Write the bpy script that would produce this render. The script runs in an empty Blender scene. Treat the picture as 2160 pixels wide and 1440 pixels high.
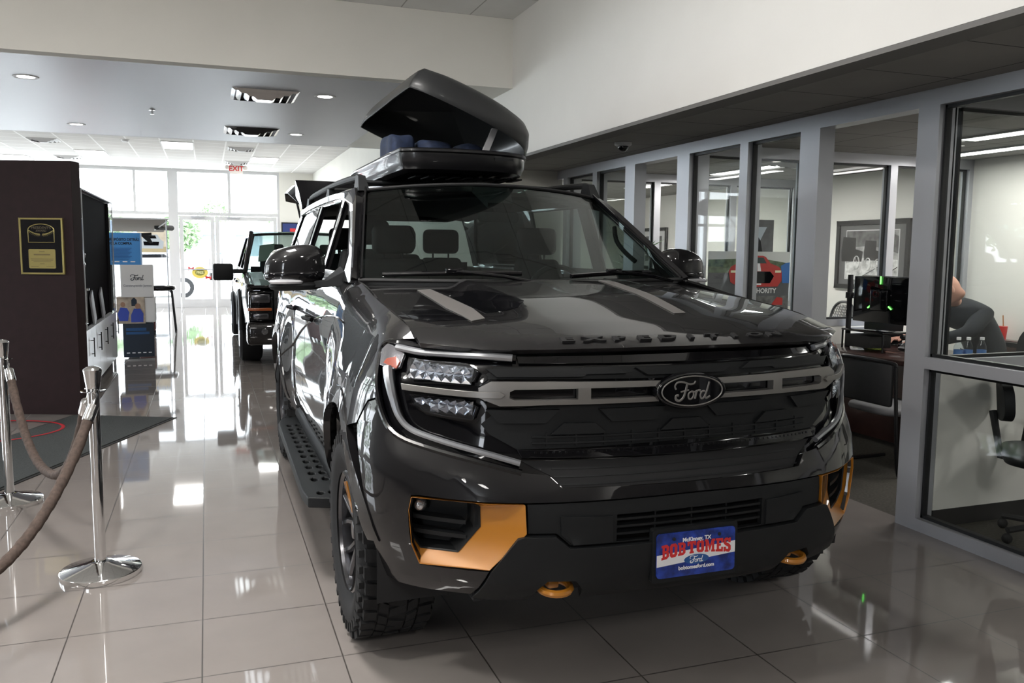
import bpy, bmesh, math, random
from mathutils import Vector, Matrix
random.seed(7)
PI = math.pi
SC = bpy.context.scene
COL = SC.collection
# ---------------------------------------------------------------- camera
def add_camera():
    H = 1.5512543
    pt, yaw, roll = .106138604, .346697038, .00935393786
    F = Vector((math.sin(yaw)*math.cos(pt), math.cos(yaw)*math.cos(pt), -math.sin(pt)))
    R = Vector((math.cos(yaw), -math.sin(yaw), 0)); U = R.cross(F)
    R2 = R*math.cos(roll)+U*math.sin(roll); U2 = -R*math.sin(roll)+U*math.cos(roll)
    cd = bpy.data.cameras.new('camera'); co = bpy.data.objects.new('camera', cd); COL.objects.link(co)
    m = Matrix((R2, U2, -F)).transposed().to_4x4(); m.translation = Vector((0, 0, H))
    co.matrix_world = m
    cd.sensor_width = 36; cd.lens = 1780.656/2160*36; cd.clip_start = .05; cd.clip_end = 500
    SC.camera = co
add_camera()
# ---------------------------------------------------------------- world, exposure, daylight
SC.view_settings.view_transform = 'Standard'; SC.view_settings.look = 'None'
SC.view_settings.gamma = 1; SC.view_settings.use_curve_mapping = False
SC.view_settings.exposure = 0.65
SC.cycles.use_denoising = True
SC.cycles.max_bounces = 8; SC.cycles.diffuse_bounces = 4; SC.cycles.glossy_bounces = 5
SC.cycles.transparent_max_bounces = 24; SC.cycles.transmission_bounces = 6
SC.cycles.sample_clamp_indirect = 6; SC.cycles.caustics_reflective = False; SC.cycles.caustics_refractive = False
w = bpy.data.worlds.new('sky'); SC.world = w; w.use_nodes = True
nt = w.node_tree; bg = nt.nodes['Background']
tc = nt.nodes.new('ShaderNodeTexCoord'); sp = nt.nodes.new('ShaderNodeSeparateXYZ'); cr = nt.nodes.new('ShaderNodeValToRGB')
nt.links.new(tc.outputs['Generated'], sp.inputs[0]); nt.links.new(sp.outputs[2], cr.inputs[0])
cr.color_ramp.elements[0].position = 0; cr.color_ramp.elements[0].color = (.80, .85, .92, 1)
cr.color_ramp.elements[1].position = .6; cr.color_ramp.elements[1].color = (.86, .93, 1, 1)
nt.links.new(cr.outputs[0], bg.inputs[0]); bg.inputs[1].default_value = 9.0
def area(name, loc, rot, sx, sy, power, col=(1, 1, 1), portal=False, shape='RECTANGLE'):
    l = bpy.data.lights.new(name, 'AREA'); l.shape = shape; l.size = sx; l.size_y = sy; l.energy = power; l.color = col
    if portal: l.cycles.is_portal = True
    o = bpy.data.objects.new(name, l); COL.objects.link(o); o.location = loc; o.rotation_euler = rot
    return o
def spot(name, loc, power, size=2.2, col=(1, .95, .88)):
    l = bpy.data.lights.new(name, 'SPOT'); l.energy = power; l.spot_size = size; l.spot_blend = .6; l.shadow_soft_size = .07; l.color = col
    o = bpy.data.objects.new(name, l); COL.objects.link(o); o.location = loc
    return o
# daylight through the three glazed sides (portals only steer the sky's own light)
area('portal_back', (0.1, 23.6, 1.8), (-PI/2, 0, 0), 5.4, 3.4, 1, portal=True)
area('portal_left', (-8.9, 15, 1.9), (0, -PI/2, 0), 3.0, 17, 1, portal=True)
area('portal_front', (-8.0, -7.9, 1.8), (PI/2, 0, 0), 2, 3.0, 1, portal=True)
# ---------------------------------------------------------------- materials
MT = {}
def mat(name, col=(.5, .5, .5), rough=.5, metal=0., coat=0., emit=0., noise=0., nscale=8., spec=.5, bump=0., bscale=200., coatr=.02):
    if name in MT: return MT[name]
    m = bpy.data.materials.new(name); m.use_nodes = True; t = m.node_tree; b = t.nodes['Principled BSDF']
    c = (*col, 1)
    b.inputs['Base Color'].default_value = c; b.inputs['Roughness'].default_value = rough; b.inputs['Metallic'].default_value = metal
    b.inputs['Coat Weight'].default_value = coat; b.inputs['Coat Roughness'].default_value = coatr
    b.inputs['Specular IOR Level'].default_value = spec
    if emit: b.inputs['Emission Color'].default_value = c; b.inputs['Emission Strength'].default_value = emit
    if noise:
        n = t.nodes.new('ShaderNodeTexNoise'); n.inputs['Scale'].default_value = nscale; n.inputs['Detail'].default_value = 4
        g = t.nodes.new('ShaderNodeTexCoord'); t.links.new(g.outputs['Object'], n.inputs['Vector'])
        r = t.nodes.new('ShaderNodeValToRGB'); e = r.color_ramp.elements
        e[0].position = .3; e[1].position = .7
        e[0].color = (*[k*(1-noise) for k in col], 1); e[1].color = (*[min(1, k*(1+noise)) for k in col], 1)
        t.links.new(n.outputs['Fac'], r.inputs[0]); t.links.new(r.outputs[0], b.inputs['Base Color'])
    if bump:
        n = t.nodes.new('ShaderNodeTexNoise'); n.inputs['Scale'].default_value = bscale
        g = t.nodes.new('ShaderNodeTexCoord'); t.links.new(g.outputs['Object'], n.inputs['Vector'])
        bp = t.nodes.new('ShaderNodeBump'); bp.inputs['Strength'].default_value = bump; bp.inputs['Distance'].default_value = .002
        t.links.new(n.outputs['Fac'], bp.inputs['Height']); t.links.new(bp.outputs[0], b.inputs['Normal'])
    MT[name] = m; return m
def glassmat(name, tint=(.9, .95, .93), ior=1.5, k=1.0):
    if name in MT: return MT[name]
    m = bpy.data.materials.new(name); m.use_nodes = True; t = m.node_tree; t.nodes.clear()
    o = t.nodes.new('ShaderNodeOutputMaterial'); mx = t.nodes.new('ShaderNodeMixShader'); f = t.nodes.new('ShaderNodeLayerWeight')
    tr = t.nodes.new('ShaderNodeBsdfTransparent'); gl = t.nodes.new('ShaderNodeBsdfGlossy'); pw = t.nodes.new('ShaderNodeMath'); ma = t.nodes.new('ShaderNodeMath')
    f.inputs['Blend'].default_value = .5; tr.inputs[0].default_value = (*tint, 1); gl.inputs['Roughness'].default_value = 0
    pw.operation = 'POWER'; pw.inputs[1].default_value = 5; ma.operation = 'MULTIPLY_ADD'; r0 = ((ior-1)/(ior+1))**2; ma.inputs[1].default_value = (1-r0)*.8; ma.inputs[2].default_value = r0*k
    t.links.new(f.outputs['Facing'], pw.inputs[0]); t.links.new(pw.outputs[0], ma.inputs[0]); t.links.new(ma.outputs[0], mx.inputs[0])
    t.links.new(tr.outputs[0], mx.inputs[1]); t.links.new(gl.outputs[0], mx.inputs[2]); t.links.new(mx.outputs[0], o.inputs[0])
    MT[name] = m; return m
def tilemat(name, col, grout, sx, sy, ox, oy, rough, gw=.006, noise=.1, axes='XY', coat=0., jit=0.):
    """a surface ruled into a grid with joints gw wide (object coordinates in metres)"""
    m = bpy.data.materials.new(name); m.use_nodes = True; t = m.node_tree; b = t.nodes['Principled BSDF']
    g = t.nodes.new('ShaderNodeTexCoord'); s = t.nodes.new('ShaderNodeSeparateXYZ'); t.links.new(g.outputs['Object'], s.inputs[0])
    def mth(op, a, bb=None):
        n = t.nodes.new('ShaderNodeMath'); n.operation = op
        for i, x in enumerate((a, bb)):
            if x is None: continue
            if isinstance(x, (int, float)): n.inputs[i].default_value = x
            else: t.links.new(x, n.inputs[i])
        return n.outputs[0]
    res = []; cells = []
    for ax, sz, of in ((axes[0], sx, ox), (axes[1], sy, oy)):
        q = mth('DIVIDE', mth('SUBTRACT', s.outputs['XYZ'.index(ax)], of), sz)
        fr = mth('FRACT', q); cells.append(mth('FLOOR', q))
        d = mth('MULTIPLY', mth('MINIMUM', fr, mth('SUBTRACT', 1.0, fr)), sz)
        res.append(mth('LESS_THAN', d, gw/2))
    j = mth('MAXIMUM', res[0], res[1])
    n = t.nodes.new('ShaderNodeTexNoise'); n.inputs['Scale'].default_value = 3; n.inputs['Detail'].default_value = 6; t.links.new(g.outputs['Object'], n.inputs['Vector'])
    r = t.nodes.new('ShaderNodeValToRGB'); e = r.color_ramp.elements; e[0].position = .3; e[1].position = .75
    e[0].color = (*[k*(1-noise) for k in col], 1); e[1].color = (*[k*(1+noise) for k in col], 1); t.links.new(n.outputs['Fac'], r.inputs[0])
    mx = t.nodes.new('ShaderNodeMix'); mx.data_type = 'RGBA'
    t.links.new(j, mx.inputs[0]); t.links.new(r.outputs[0], mx.inputs[6]); mx.inputs[7].default_value = (*grout, 1)
    t.links.new(mx.outputs[2], b.inputs['Base Color'])
    b.inputs['Roughness'].default_value = rough
    if coat:
        t.links.new(mth('ADD', mth('MULTIPLY', j, .4), rough), b.inputs['Roughness'])
        n2 = t.nodes.new('ShaderNodeTexNoise'); n2.inputs['Scale'].default_value = 2.2; n2.inputs['Detail'].default_value = 1; t.links.new(g.outputs['Object'], n2.inputs['Vector'])
        bp = t.nodes.new('ShaderNodeBump'); bp.inputs['Strength'].default_value = .02; bp.inputs['Distance'].default_value = .02
        t.links.new(n2.outputs['Fac'], bp.inputs['Height']); t.links.new(bp.outputs[0], b.inputs['Normal'])
        b.inputs['Specular IOR Level'].default_value = coat
    MT[name] = m; return m
PAINT = mat('dark_grey_car_paint', (.007, .0067, .0075), .4, 0, 1., coatr=.01, spec=.10)
GLOSSK = mat('gloss_black', (.004, .004, .005), .12, 0, .8, spec=.1)
SATINK = mat('satin_black_plastic', (.009, .010, .011), .5, spec=.28)
MATTK = mat('matt_black', (.008, .008, .009), .75)
SILVER = mat('satin_silver', (.24, .23, .22), .40, .7)
CHROME = mat('chrome', (.82, .82, .82), .06, 1.)
ORANGE = mat('orange_gloss_paint', (.46, .18, .018), .35, .1, 1.)
RUBBER = mat('tyre_rubber', (.012, .012, .013), .72, bump=.2, spec=.3)
CLEAR = glassmat('clear_glass', (.955, .968, .962), 1.4)
CARGL = glassmat('tinted_windscreen', (.55, .62, .60), 1.52)
CARGL2 = glassmat('dark_side_glass', (.30, .33, .34), 1.5)
LENS = glassmat('lamp_lens', (.92, .94, .97), 1.5)
ALU = mat('brushed_aluminium', (.46, .47, .50), .40, .45)
GASK = mat('black_gasket', (.006, .007, .008), .5)
CREAM = mat('cream_wall_paint', (.84, .825, .775), .85, noise=.02, nscale=2)
WHITE = mat('white_wall_paint', (.86, .85, .825), .8, noise=.015, nscale=2)
INTER = mat('black_interior_cloth', (.02, .02, .022), .8)
# ---------------------------------------------------------------- mesh helpers
class MB:
    def __init__(s): s.v = []; s.f = []
    def add(s, vs, fs, M=None):
        o = len(s.v)
        s.v += [tuple(M @ Vector(p)) if M else tuple(p) for p in vs]
        s.f += [tuple(i+o for i in f) for f in fs]; return s
    def box(s, x0, x1, y0, y1, z0, z1, M=None):
        v = [(x, y, z) for x in (x0, x1) for y in (y0, y1) for z in (z0, z1)]
        return s.add(v, [(0, 1, 3, 2), (4, 6, 7, 5), (0, 4, 5, 1), (2, 3, 7, 6), (0, 2, 6, 4), (1, 5, 7, 3)], M)
    def rbox(s, x0, x1, y0, y1, z0, z1, r=.01, M=None, seg=2):
        b = bmesh.new(); bmesh.ops.create_cube(b, size=1)
        for v in b.verts: v.co = Vector(((x0+x1)/2+v.co.x*(x1-x0), (y0+y1)/2+v.co.y*(y1-y0), (z0+z1)/2+v.co.z*(z1-z0)))
        bmesh.ops.bevel(b, geom=b.edges[:], offset=r, segments=seg, profile=.5, affect='EDGES'); return s.bm(b, M)
    def bm(s, b, M=None):
        b.verts.index_update(); s.add([v.co for v in b.verts], [[v.index for v in f.verts] for f in b.faces], M); b.free(); return s
    def tube(s, pts, r, n=10, closed=False, cap=True, flat=1.0):
        pts = [Vector(p) for p in pts]; N = len(pts); rs = r if isinstance(r, (list, tuple)) else [r]*N
        rings = []; up = Vector((0, 0, 1)); prev = None
        for i, p in enumerate(pts):
            a = pts[(i-1) % N] if (closed or i > 0) else p; b = pts[(i+1) % N] if (closed or i < N-1) else p
            d = (b-a).normalized()
            if prev is None:
                q = d.cross(up if abs(d.z) < .95 else Vector((1, 0, 0))).normalized()
            else:
                q = (prev-d*prev.dot(d)).normalized()
            prev = q; w2 = d.cross(q)
            rings.append([p+(q*math.cos(2*PI*k/n)+w2*math.sin(2*PI*k/n)*flat)*rs[i] for k in range(n)])
        v = [x for rg in rings for x in rg]; f = []
        for i in range(N if closed else N-1):
            j = (i+1) % N
            for k in range(n):
                l = (k+1) % n; f.append((i*n+k, i*n+l, j*n+l, j*n+k))
        if cap and not closed: f.append(tuple(range(n))[::-1]); f.append(tuple((N-1)*n+k for k in range(n)))
        return s.add(v, f)
    def cyl(s, a, b, r, n=16, r2=None): return s.tube([a, b], [r, r if r2 is None else r2], n)
    def lathe(s, prof, n=32, M=None, ax='Z', cap=True):
        v = []; f = []
        for (r, h) in prof:
            for k in range(n):
                a = 2*PI*k/n; c, d = r*math.cos(a), r*math.sin(a)
                v.append((c, d, h) if ax == 'Z' else (h, c, d))
        for i in range(len(prof)-1):
            for k in range(n):
                l = (k+1) % n; f.append((i*n+k, i*n+l, (i+1)*n+l, (i+1)*n+k))
        if cap: f.append(tuple(range(n))[::-1]); f.append(tuple((len(prof)-1)*n+k for k in range(n)))
        return s.add(v, f, M)
    def prism(s, poly, h0, h1, M=None):
        """2D polygon (x,y) extruded along z from h0 to h1"""
        n = len(poly); v = [(x, y, h0) for x, y in poly]+[(x, y, h1) for x, y in poly]
        f = [tuple(range(n))[::-1], tuple(range(n, 2*n))]+[(i, (i+1) % n, n+(i+1) % n, n+i) for i in range(n)]
        return s.add(v, f, M)
    def loft(s, rings, cap=True, closed=True):
        n = len(rings[0]); v = [p for r in rings for p in r]; f = []
        for i in range(len(rings)-1):
            for k in range(n if closed else n-1):
                l = (k+1) % n; f.append((i*n+k, i*n+l, (i+1)*n+l, (i+1)*n+k))
        if cap: f.append(tuple(range(n))[::-1]); f.append(tuple((len(rings)-1)*n+k for k in range(n)))
        return s.add(v, f)
    def blob(s, c, r, e=2.5, n=20, m=12, fn=None):
        """rounded box / superellipsoid"""
        pw = lambda x: math.copysign(abs(x)**(2/e), x); rings = []
        for i in range(m+1):
            t = -PI/2+PI*i/m; rg = []
            for k in range(n):
                a = 2*PI*k/n
                p = [c[0]+r[0]*pw(math.cos(t))*pw(math.cos(a)), c[1]+r[1]*pw(math.cos(t))*pw(math.sin(a)), c[2]+r[2]*pw(math.sin(t))]
                rg.append(tuple(fn(p)) if fn else tuple(p))
            rings.append(rg)
        return s.loft(rings, cap=False)
    def conform(s, loops, mp, off=0., th=.01, step=.04, chm=0.):
        """plane figure (outer loop, then holes) bent onto a surface mp(a,b,off) and given thickness"""
        b = bmesh.new()
        for lp in loops:
            vs = [b.verts.new((p[0], p[1], 0)) for p in lp]
            for i in range(len(vs)): b.edges.new((vs[i], vs[(i+1) % len(vs)]))
        bmesh.ops.triangle_fill(b, use_beauty=True, edges=b.edges[:])
        xs = [v.co.x for v in b.verts]; ys = [v.co.y for v in b.verts]
        for lo, hi, no in ((min(xs), max(xs), (1, 0, 0)), (min(ys), max(ys), (0, 1, 0))):
            k = max(1, int((hi-lo)/step)); 
            for i in range(1, k):
                c = lo+(hi-lo)*i/k
                bmesh.ops.bisect_plane(b, geom=b.verts[:]+b.edges[:]+b.faces[:], plane_co=(c*abs(no[0]), c*abs(no[1]), 0), plane_no=no, dist=1e-5)
        bmesh.ops.dissolve_limit(b, angle_limit=.001, verts=[v for v in b.verts if len(v.link_edges) == 2 and not v.is_boundary], edges=[]) if False else None
        b.verts.index_update(); n = len(b.verts)
        top = [mp(v.co.x, v.co.y, off) for v in b.verts]; bot = [mp(v.co.x, v.co.y, off-th) for v in b.verts]
        f = [tuple(v.index for v in q.verts) for q in b.faces]; f += [tuple(i+n for i in q[::-1]) for q in f]
        for e in b.edges:
            if e.is_boundary:
                i, j = e.verts[0].index, e.verts[1].index; lf = e.link_faces[0]; ids = [v.index for v in lf.verts]
                k = ids.index(i)
                if ids[(k+1) % len(ids)] == j: i, j = j, i
                f.append((i, j, j+n, i+n))
        b.free(); return s.add(top+bot, f)
def obj(name, mb, m=None, parent=None, loc=None, bevel=0., smooth=35, fix=True, sub=0, rot=None, seg=2):
    me = bpy.data.meshes.new(name); me.from_pydata([tuple(p) for p in mb.v], [], mb.f)
    if fix or sub:
        b = bmesh.new(); b.from_mesh(me); bmesh.ops.remove_doubles(b, verts=b.verts[:], dist=1e-5)
        bmesh.ops.recalc_face_normals(b, faces=b.faces[:]); b.to_mesh(me); b.free()
    me.update()
    if smooth:
        me.shade_smooth(); me.set_sharp_from_angle(angle=math.radians(smooth))
    if m: me.materials.append(m)
    o = bpy.data.objects.new(name, me); COL.objects.link(o)
    if parent: o.parent = parent
    if loc: o.location = loc
    if rot: o.rotation_euler = rot
    if bevel:
        d = o.modifiers.new('edge', 'BEVEL'); d.width = bevel; d.segments = seg; d.limit_method = 'ANGLE'; d.angle_limit = math.radians(40); d.harden_normals = True
    if sub:
        d = o.modifiers.new('sub', 'SUBSURF'); d.levels = sub; d.render_levels = sub
    return o
def empty(name, loc=(0, 0, 0), rz=0.):
    o = bpy.data.objects.new(name, None); COL.objects.link(o); o.location = loc; o.rotation_euler = (0, 0, rz); o.empty_display_size = .1
    return o
def tag(o, label, cat, group=None):
    o['label'] = label; o['category'] = cat
    if group: o['group'] = group
    return o
def thing(name, label, cat, loc=(0, 0, 0), rz=0., group=None): return tag(empty(name, loc, rz), label, cat, group)
def struct(name, mb, m, **k):
    o = obj(name, mb, m, **k); o['kind'] = 'structure'; return o
def copy_thing(root, loc, rz=None):
    def cp(o, par):
        c = o.copy(); COL.objects.link(c); c.parent = par
        for ch in [x for x in bpy.data.objects if x.parent == o]: cp(ch, c)
        return c
    r = cp(root, None); r.location = loc
    if rz is not None: r.rotation_euler = (0, 0, rz)
    return r
_tc = {}
def text2d(txt, size=1., bold=0., align='CENTER', ext=0., shear=0., sx=1.):
    k = (txt, size, bold, align, ext, shear, sx)
    if k in _tc: return _tc[k]
    c = bpy.data.curves.new('t', 'FONT'); c.body = txt; c.size = size; c.offset = bold; c.align_x = align; c.align_y = 'CENTER'; c.extrude = ext; c.shear = shear; c.resolution_u = 3
    o = bpy.data.objects.new('t', c); COL.objects.link(o); bpy.context.view_layer.update()
    me = o.evaluated_get(bpy.context.evaluated_depsgraph_get()).to_mesh()
    r = ([(v.co.x*sx, v.co.y, v.co.z) for v in me.vertices], [tuple(p.vertices) for p in me.polygons])
    o.to_mesh_clear(); bpy.data.objects.remove(o); bpy.data.curves.remove(c); _tc[k] = r; return r
def plane_m(o, x, y):
    """matrix whose local x,y follow the given world directions at origin o"""
    x = Vector(x).normalized(); y = Vector(y).normalized(); z = x.cross(y)
    m = Matrix((x, y, z)).transposed().to_4x4(); m.translation = Vector(o); return m
def cat_rom(P, n=8, closed=False):
    P = [Vector(p) for p in P]; N = len(P); out = []
    for i in range(N if closed else N-1):
        g = (lambda k: P[k % N]) if closed else (lambda k: P[max(0, min(N-1, k))])
        a, b, c, d = g(i-1), g(i), g(i+1), g(i+2)
        for j in range(n):
            t = j/n; out.append(.5*((2*b)+(c-a)*t+(2*a-5*b+4*c-d)*t*t+(3*b-a-3*c+d)*t**3))
    if not closed: out.append(P[-1])
    return out
SCRIPT = [([(-.93, .12), (-.99, .30), (-.83, .47), (-.5, .46), (-.2, .36), (.05, .38), (.14, .5)], .045),
          ([(-.32, .36), (-.40, .05), (-.52, -.26), (-.72, -.42), (-.92, -.36), (-.93, -.18), (-.78, -.16)], .06), ([(-.68, .0), (-.45, .04), (-.22, .08)], .04),
          ([(-.10, .0), (-.24, -.12), (-.22, -.33), (-.08, -.36), (.04, -.2), (.02, -.02), (-.10, .0), (.12, -.02), (.22, .04)], .042),
          ([(.22, .04), (.16, -.2), (.12, -.36)], .055), ([(.17, -.12), (.28, .04), (.42, .04), (.40, -.04)], .042),
          ([(.68, -.02), (.52, -.02), (.42, -.2), (.48, -.36), (.60, -.34), (.70, -.16)], .045), ([(.92, .44), (.80, .06), (.70, -.24), (.76, -.36), (.96, -.26)], .05)]
def script_mb(mb, M, s=1., th=.3):
    """handwritten word, strokes about 2 s wide, laid in the x,y plane of M"""
    for pts, r in SCRIPT:
        c = cat_rom([(p[0]*s, p[1]*s, 0) for p in pts], 5); b = MB().tube(c, r*s, 8)
        mb.add([(p[0], p[1], p[2]*th) for p in b.v], b.f, M)
    return mb
def interp(tb,x):
    if x<=tb[0][0]: return tb[0][1]
    if x>=tb[-1][0]: return tb[-1][1]
    for i in range(len(tb)-1):
        a,b=tb[i],tb[i+1]
        if x<=b[0]:
            t=(x-a[0])/(b[0]-a[0])
            # monotone-ish hermite
            m0=(b[1]-tb[i-1][1])/(b[0]-tb[i-1][0]) if i>0 else (b[1]-a[1])/(b[0]-a[0])
            m1=(tb[i+2][1]-a[1])/(tb[i+2][0]-a[0]) if i+2<len(tb) else (b[1]-a[1])/(b[0]-a[0])
            h=b[0]-a[0];t2=t*t;t3=t2*t
            return (2*t3-3*t2+1)*a[1]+(t3-2*t2+t)*h*m0+(-2*t3+3*t2)*b[1]+(t3-t2)*h*m1
PLAN=[(0,.028),(.1,.029),(.2,.033),(.3,.041),(.4,.054),(.5,.075),(.6,.104),(.7,.142),(.78,.187),(.85,.236),(.91,.288),(.955,.345),(.985,.42),(1.0,.52),(1.004,.7),(1.002,.9),(1.0,1.3),(1.0,2.0),(1.0,3.0),(1.0,4.0),(1.0,4.6),(.985,4.95),(.94,5.2),(.85,5.32),(.5,5.36),(0,5.37)]
_S=[0.]
for a,b in zip(PLAN,PLAN[1:]): _S.append(_S[-1]+math.hypot(b[0]-a[0],b[1]-a[1]))
TU=[(s,p[0]) for s,p in zip(_S,PLAN)]; TV=[(s,p[1]) for s,p in zip(_S,PLAN)]
S_END=_S[-1]
V0=[(.30,.14),(.36,.08),(.40,.01),(.45,-.045),(.52,-.065),(.60,-.07),(.72,-.07),(.78,-.055),(.83,-.035),(.88,-.01),(.95,0),(1.15,0),(1.22,.004),(1.3,.01),(1.41,.03)]
WZ=[(.30,.93),(.40,.955),(.5,.98),(.6,1.008),(.8,1.014),(.95,1.003),(1.08,.998),(1.18,.985),(1.27,.962),(1.34,.935),(1.38,.91),(1.41,.875)]
ZS=[(.0,1.215),(.32,1.222),(.48,1.283),(.7,1.315),(1.05,1.352),(1.4,1.40),(1.55,1.41),(5.4,1.41)]
def smooth(a,b,x):
    t=max(0,min(1,(x-a)/(b-a))); return t*t*(3-2*t)
def M(s,z,off=0.):
    """body plan surface: s = distance round the car from the nose, z = height; returns (u,v,z)"""
    if off:
        e=.004
        p=M(s,z);a=M(s+e,z);b=M(s-e,z);c=M(s,z+e);d=M(s,z-e)
        t1=[a[i]-b[i] for i in range(3)];t2=[c[i]-d[i] for i in range(3)]
        n=[t1[1]*t2[2]-t1[2]*t2[1],t1[2]*t2[0]-t1[0]*t2[2],t1[0]*t2[1]-t1[1]*t2[0]]
        l=math.sqrt(sum(k*k for k in n)) or 1
        return tuple(p[i]+n[i]/l*off for i in range(3))
    sg=-1 if s<0 else 1; s=abs(s)
    u=interp(TU,s); v=interp(TV,s)
    fade=1-smooth(.6,1.35,s)
    w=interp(WZ,z)
    wf=1+(w-1)*smooth(.35,1.1,s)
    fl=0
    for c in (.9,4.01):
        d=(v-c)/.62
        if abs(d)<1.3:
            fl=max(fl,.055*(1-smooth(.45,1.25,abs(d)))*(1-smooth(.85,1.28,z))*smooth(.75,1.25,s))
    u=u*wf+fl
    v=v+interp(V0,z)*fade+.05*smooth(.82,1.0,z)*smooth(.7,.95,s)*(1-smooth(1.1,1.8,s))
    if z>1.05:
        zt=interp(ZS,v); z=1.05+(z-1.05)*(zt-1.05)/.36
    return (sg*u,v,z)
ZH=[(-.02,1.20),(0,1.215),(.03,1.243),(.07,1.262),(.12,1.275),(.3,1.312),(.6,1.345),(.9,1.372),(1.25,1.40),(1.6,1.415)]
def plan_v(u):
    u=abs(u)
    return interp([(p[0],p[1]) for p in PLAN[:15]],u)+.018+.05*smooth(.66,.90,u)
def hood(u,v):
    t=v-plan_v(u)+.018+.03*smooth(.66,.9,abs(u))
    z=interp(ZH,t)-.012*(u/.87)**2
    # raised centre dome
    z+=.022*(1-smooth(.40,.50,abs(u)))*smooth(.25,.75,t)*1
    return z
# ================================================================ the big dark SUV
def cx(*p): return p
def hoodm(u, v, off=0.):
    z = hood(u, v)
    if not off: return (u, v, z)
    e = .004; du = (hood(u+e, v)-hood(u-e, v))/(2*e); dv = (hood(u, v+e)-hood(u, v-e))/(2*e)
    n = Vector((-du, -dv, 1)).normalized(); return (u+n.x*off, v+n.y*off, z+n.z*off)
def ws(a, b, off=0.):
    """windscreen, a across -1..1, b up 0..1"""
    q = 1-a*a
    p = Vector((a*(.865-.165*b), 1.52-.27*q+b*(.78+.15*q), 1.41+b*(.475+.045*q)))
    n = Vector((a*.35, -.52, .85)).normalized(); return tuple(p+n*off)
def gsd(sg):
    return lambda v, z, off=0.: (sg*(.905-(z-1.41)*.31-.02*smooth(4.3, 5.3, v)+off-.03*max(0, (1.9-v))*smooth(1.41, 1.9, z)), v, z)
def roofz(u, v): return 1.93-.045*(abs(u)/.7)**2-.02*smooth(.70, .775, abs(u))+interp([(2.1, -.01), (2.3, .0), (2.6, .03), (3.3, .045), (4.4, .035), (5.2, .0)], v)
def roofm(u, v, off=0.): return (u, v, roofz(u, v)+off)
def mirr(loop, sg): return [(sg*a, b) for a, b in loop]
def full(half): return half+[(-a, b) for a, b in reversed(half) if a > 1e-6]
def arc(c, r, a0, a1, n=14, rz=None):
    return [(c[0]+r*math.cos(math.radians(a0+(a1-a0)*i/n)), c[1]+(rz or r)*math.sin(math.radians(a0+(a1-a0)*i/n))) for i in range(n+1)]
def catl(P, n=4): return [(p.x, p.y) for p in cat_rom([(a, b, 0) for a, b in P], n)]
SUV = thing('sport_utility_vehicle', 'large dark grey sport utility vehicle with orange bumper accents, facing the camera in the showroom', 'car', (1.534, 2.45, 0))
def part(name, mb, m, parent=None, label=None, **k):
    o = obj(name, mb, m, parent or SUV, **k)
    if label: o['label'] = label
    return o
def cf(name, loops, mp, m, off=0., th=.012, step=.04, bevel=.003, parent=None, label=None, smooth_=30):
    return part(name, MB().conform(loops, mp, off, th, step), m, parent, label, bevel=bevel, smooth=smooth_)
FOG_O = [(.952, .735), (.590, .737), (.586, .642), (.612, .632), (.709, .514), (.951, .503), (.962, .569), (.962, .69)]
FOG_I = [(.941, .726), (.740, .728), (.738, .664), (.757, .637), (.813, .570), (.936, .563), (.946, .60), (.948, .69)]
HOUSE_LOW = [(1.088, 1.037), (1.052, .973), (1.021, .94), (.967, .914), (.857, .89), (.72, .864), (.592, .835)]
HOUSE_UP = [(.95, 1.398), (1.031, 1.377), (1.108, 1.342), (1.16, 1.322), (1.186, 1.278), (1.146, 1.178)]
bump = [(0, .782), (.468, .788), (.507, .827)]+HOUSE_LOW[::-1]+[(1.14, 1.02), (1.205, .93)]+[(1.175, .82), (1.15, .72), (1.135, .62), (1.13, .52), (1.13, .445), (1.105, .412), (1.05, .401), (.94, .40), (.83, .402), (.768, .402), (.712, .508), (.951, .500), (.966, .569), (.966, .69), (.955, .742), (.930, .746), (.588, .743), (0, .750)]
cf('front_bumper', [full(bump)], M, PAINT, 0, .02)
ins = [(0, .745), (.584, .738), (.582, .640), (.49, .640), (.443, .598), (0, .598)]
cf('bumper_centre_panel', [full(ins), [(-.285, .602), (-.285, .694), (.285, .698), (.285, .602)]], M, SATINK, -.006, .02)
sk = [(0, .592), (.445, .592), (.492, .633), (.593, .634), (.615, .626), (.704, .510), (.761, .400), (.62, .392), (.565, .402), (.548, .45), (.515, .482), (.42, .480), (.395, .45), (.385, .408), (0, .405)]
cf('skid_plate', [full(sk)], M, SATINK, .012, .03, bevel=.006)
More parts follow.
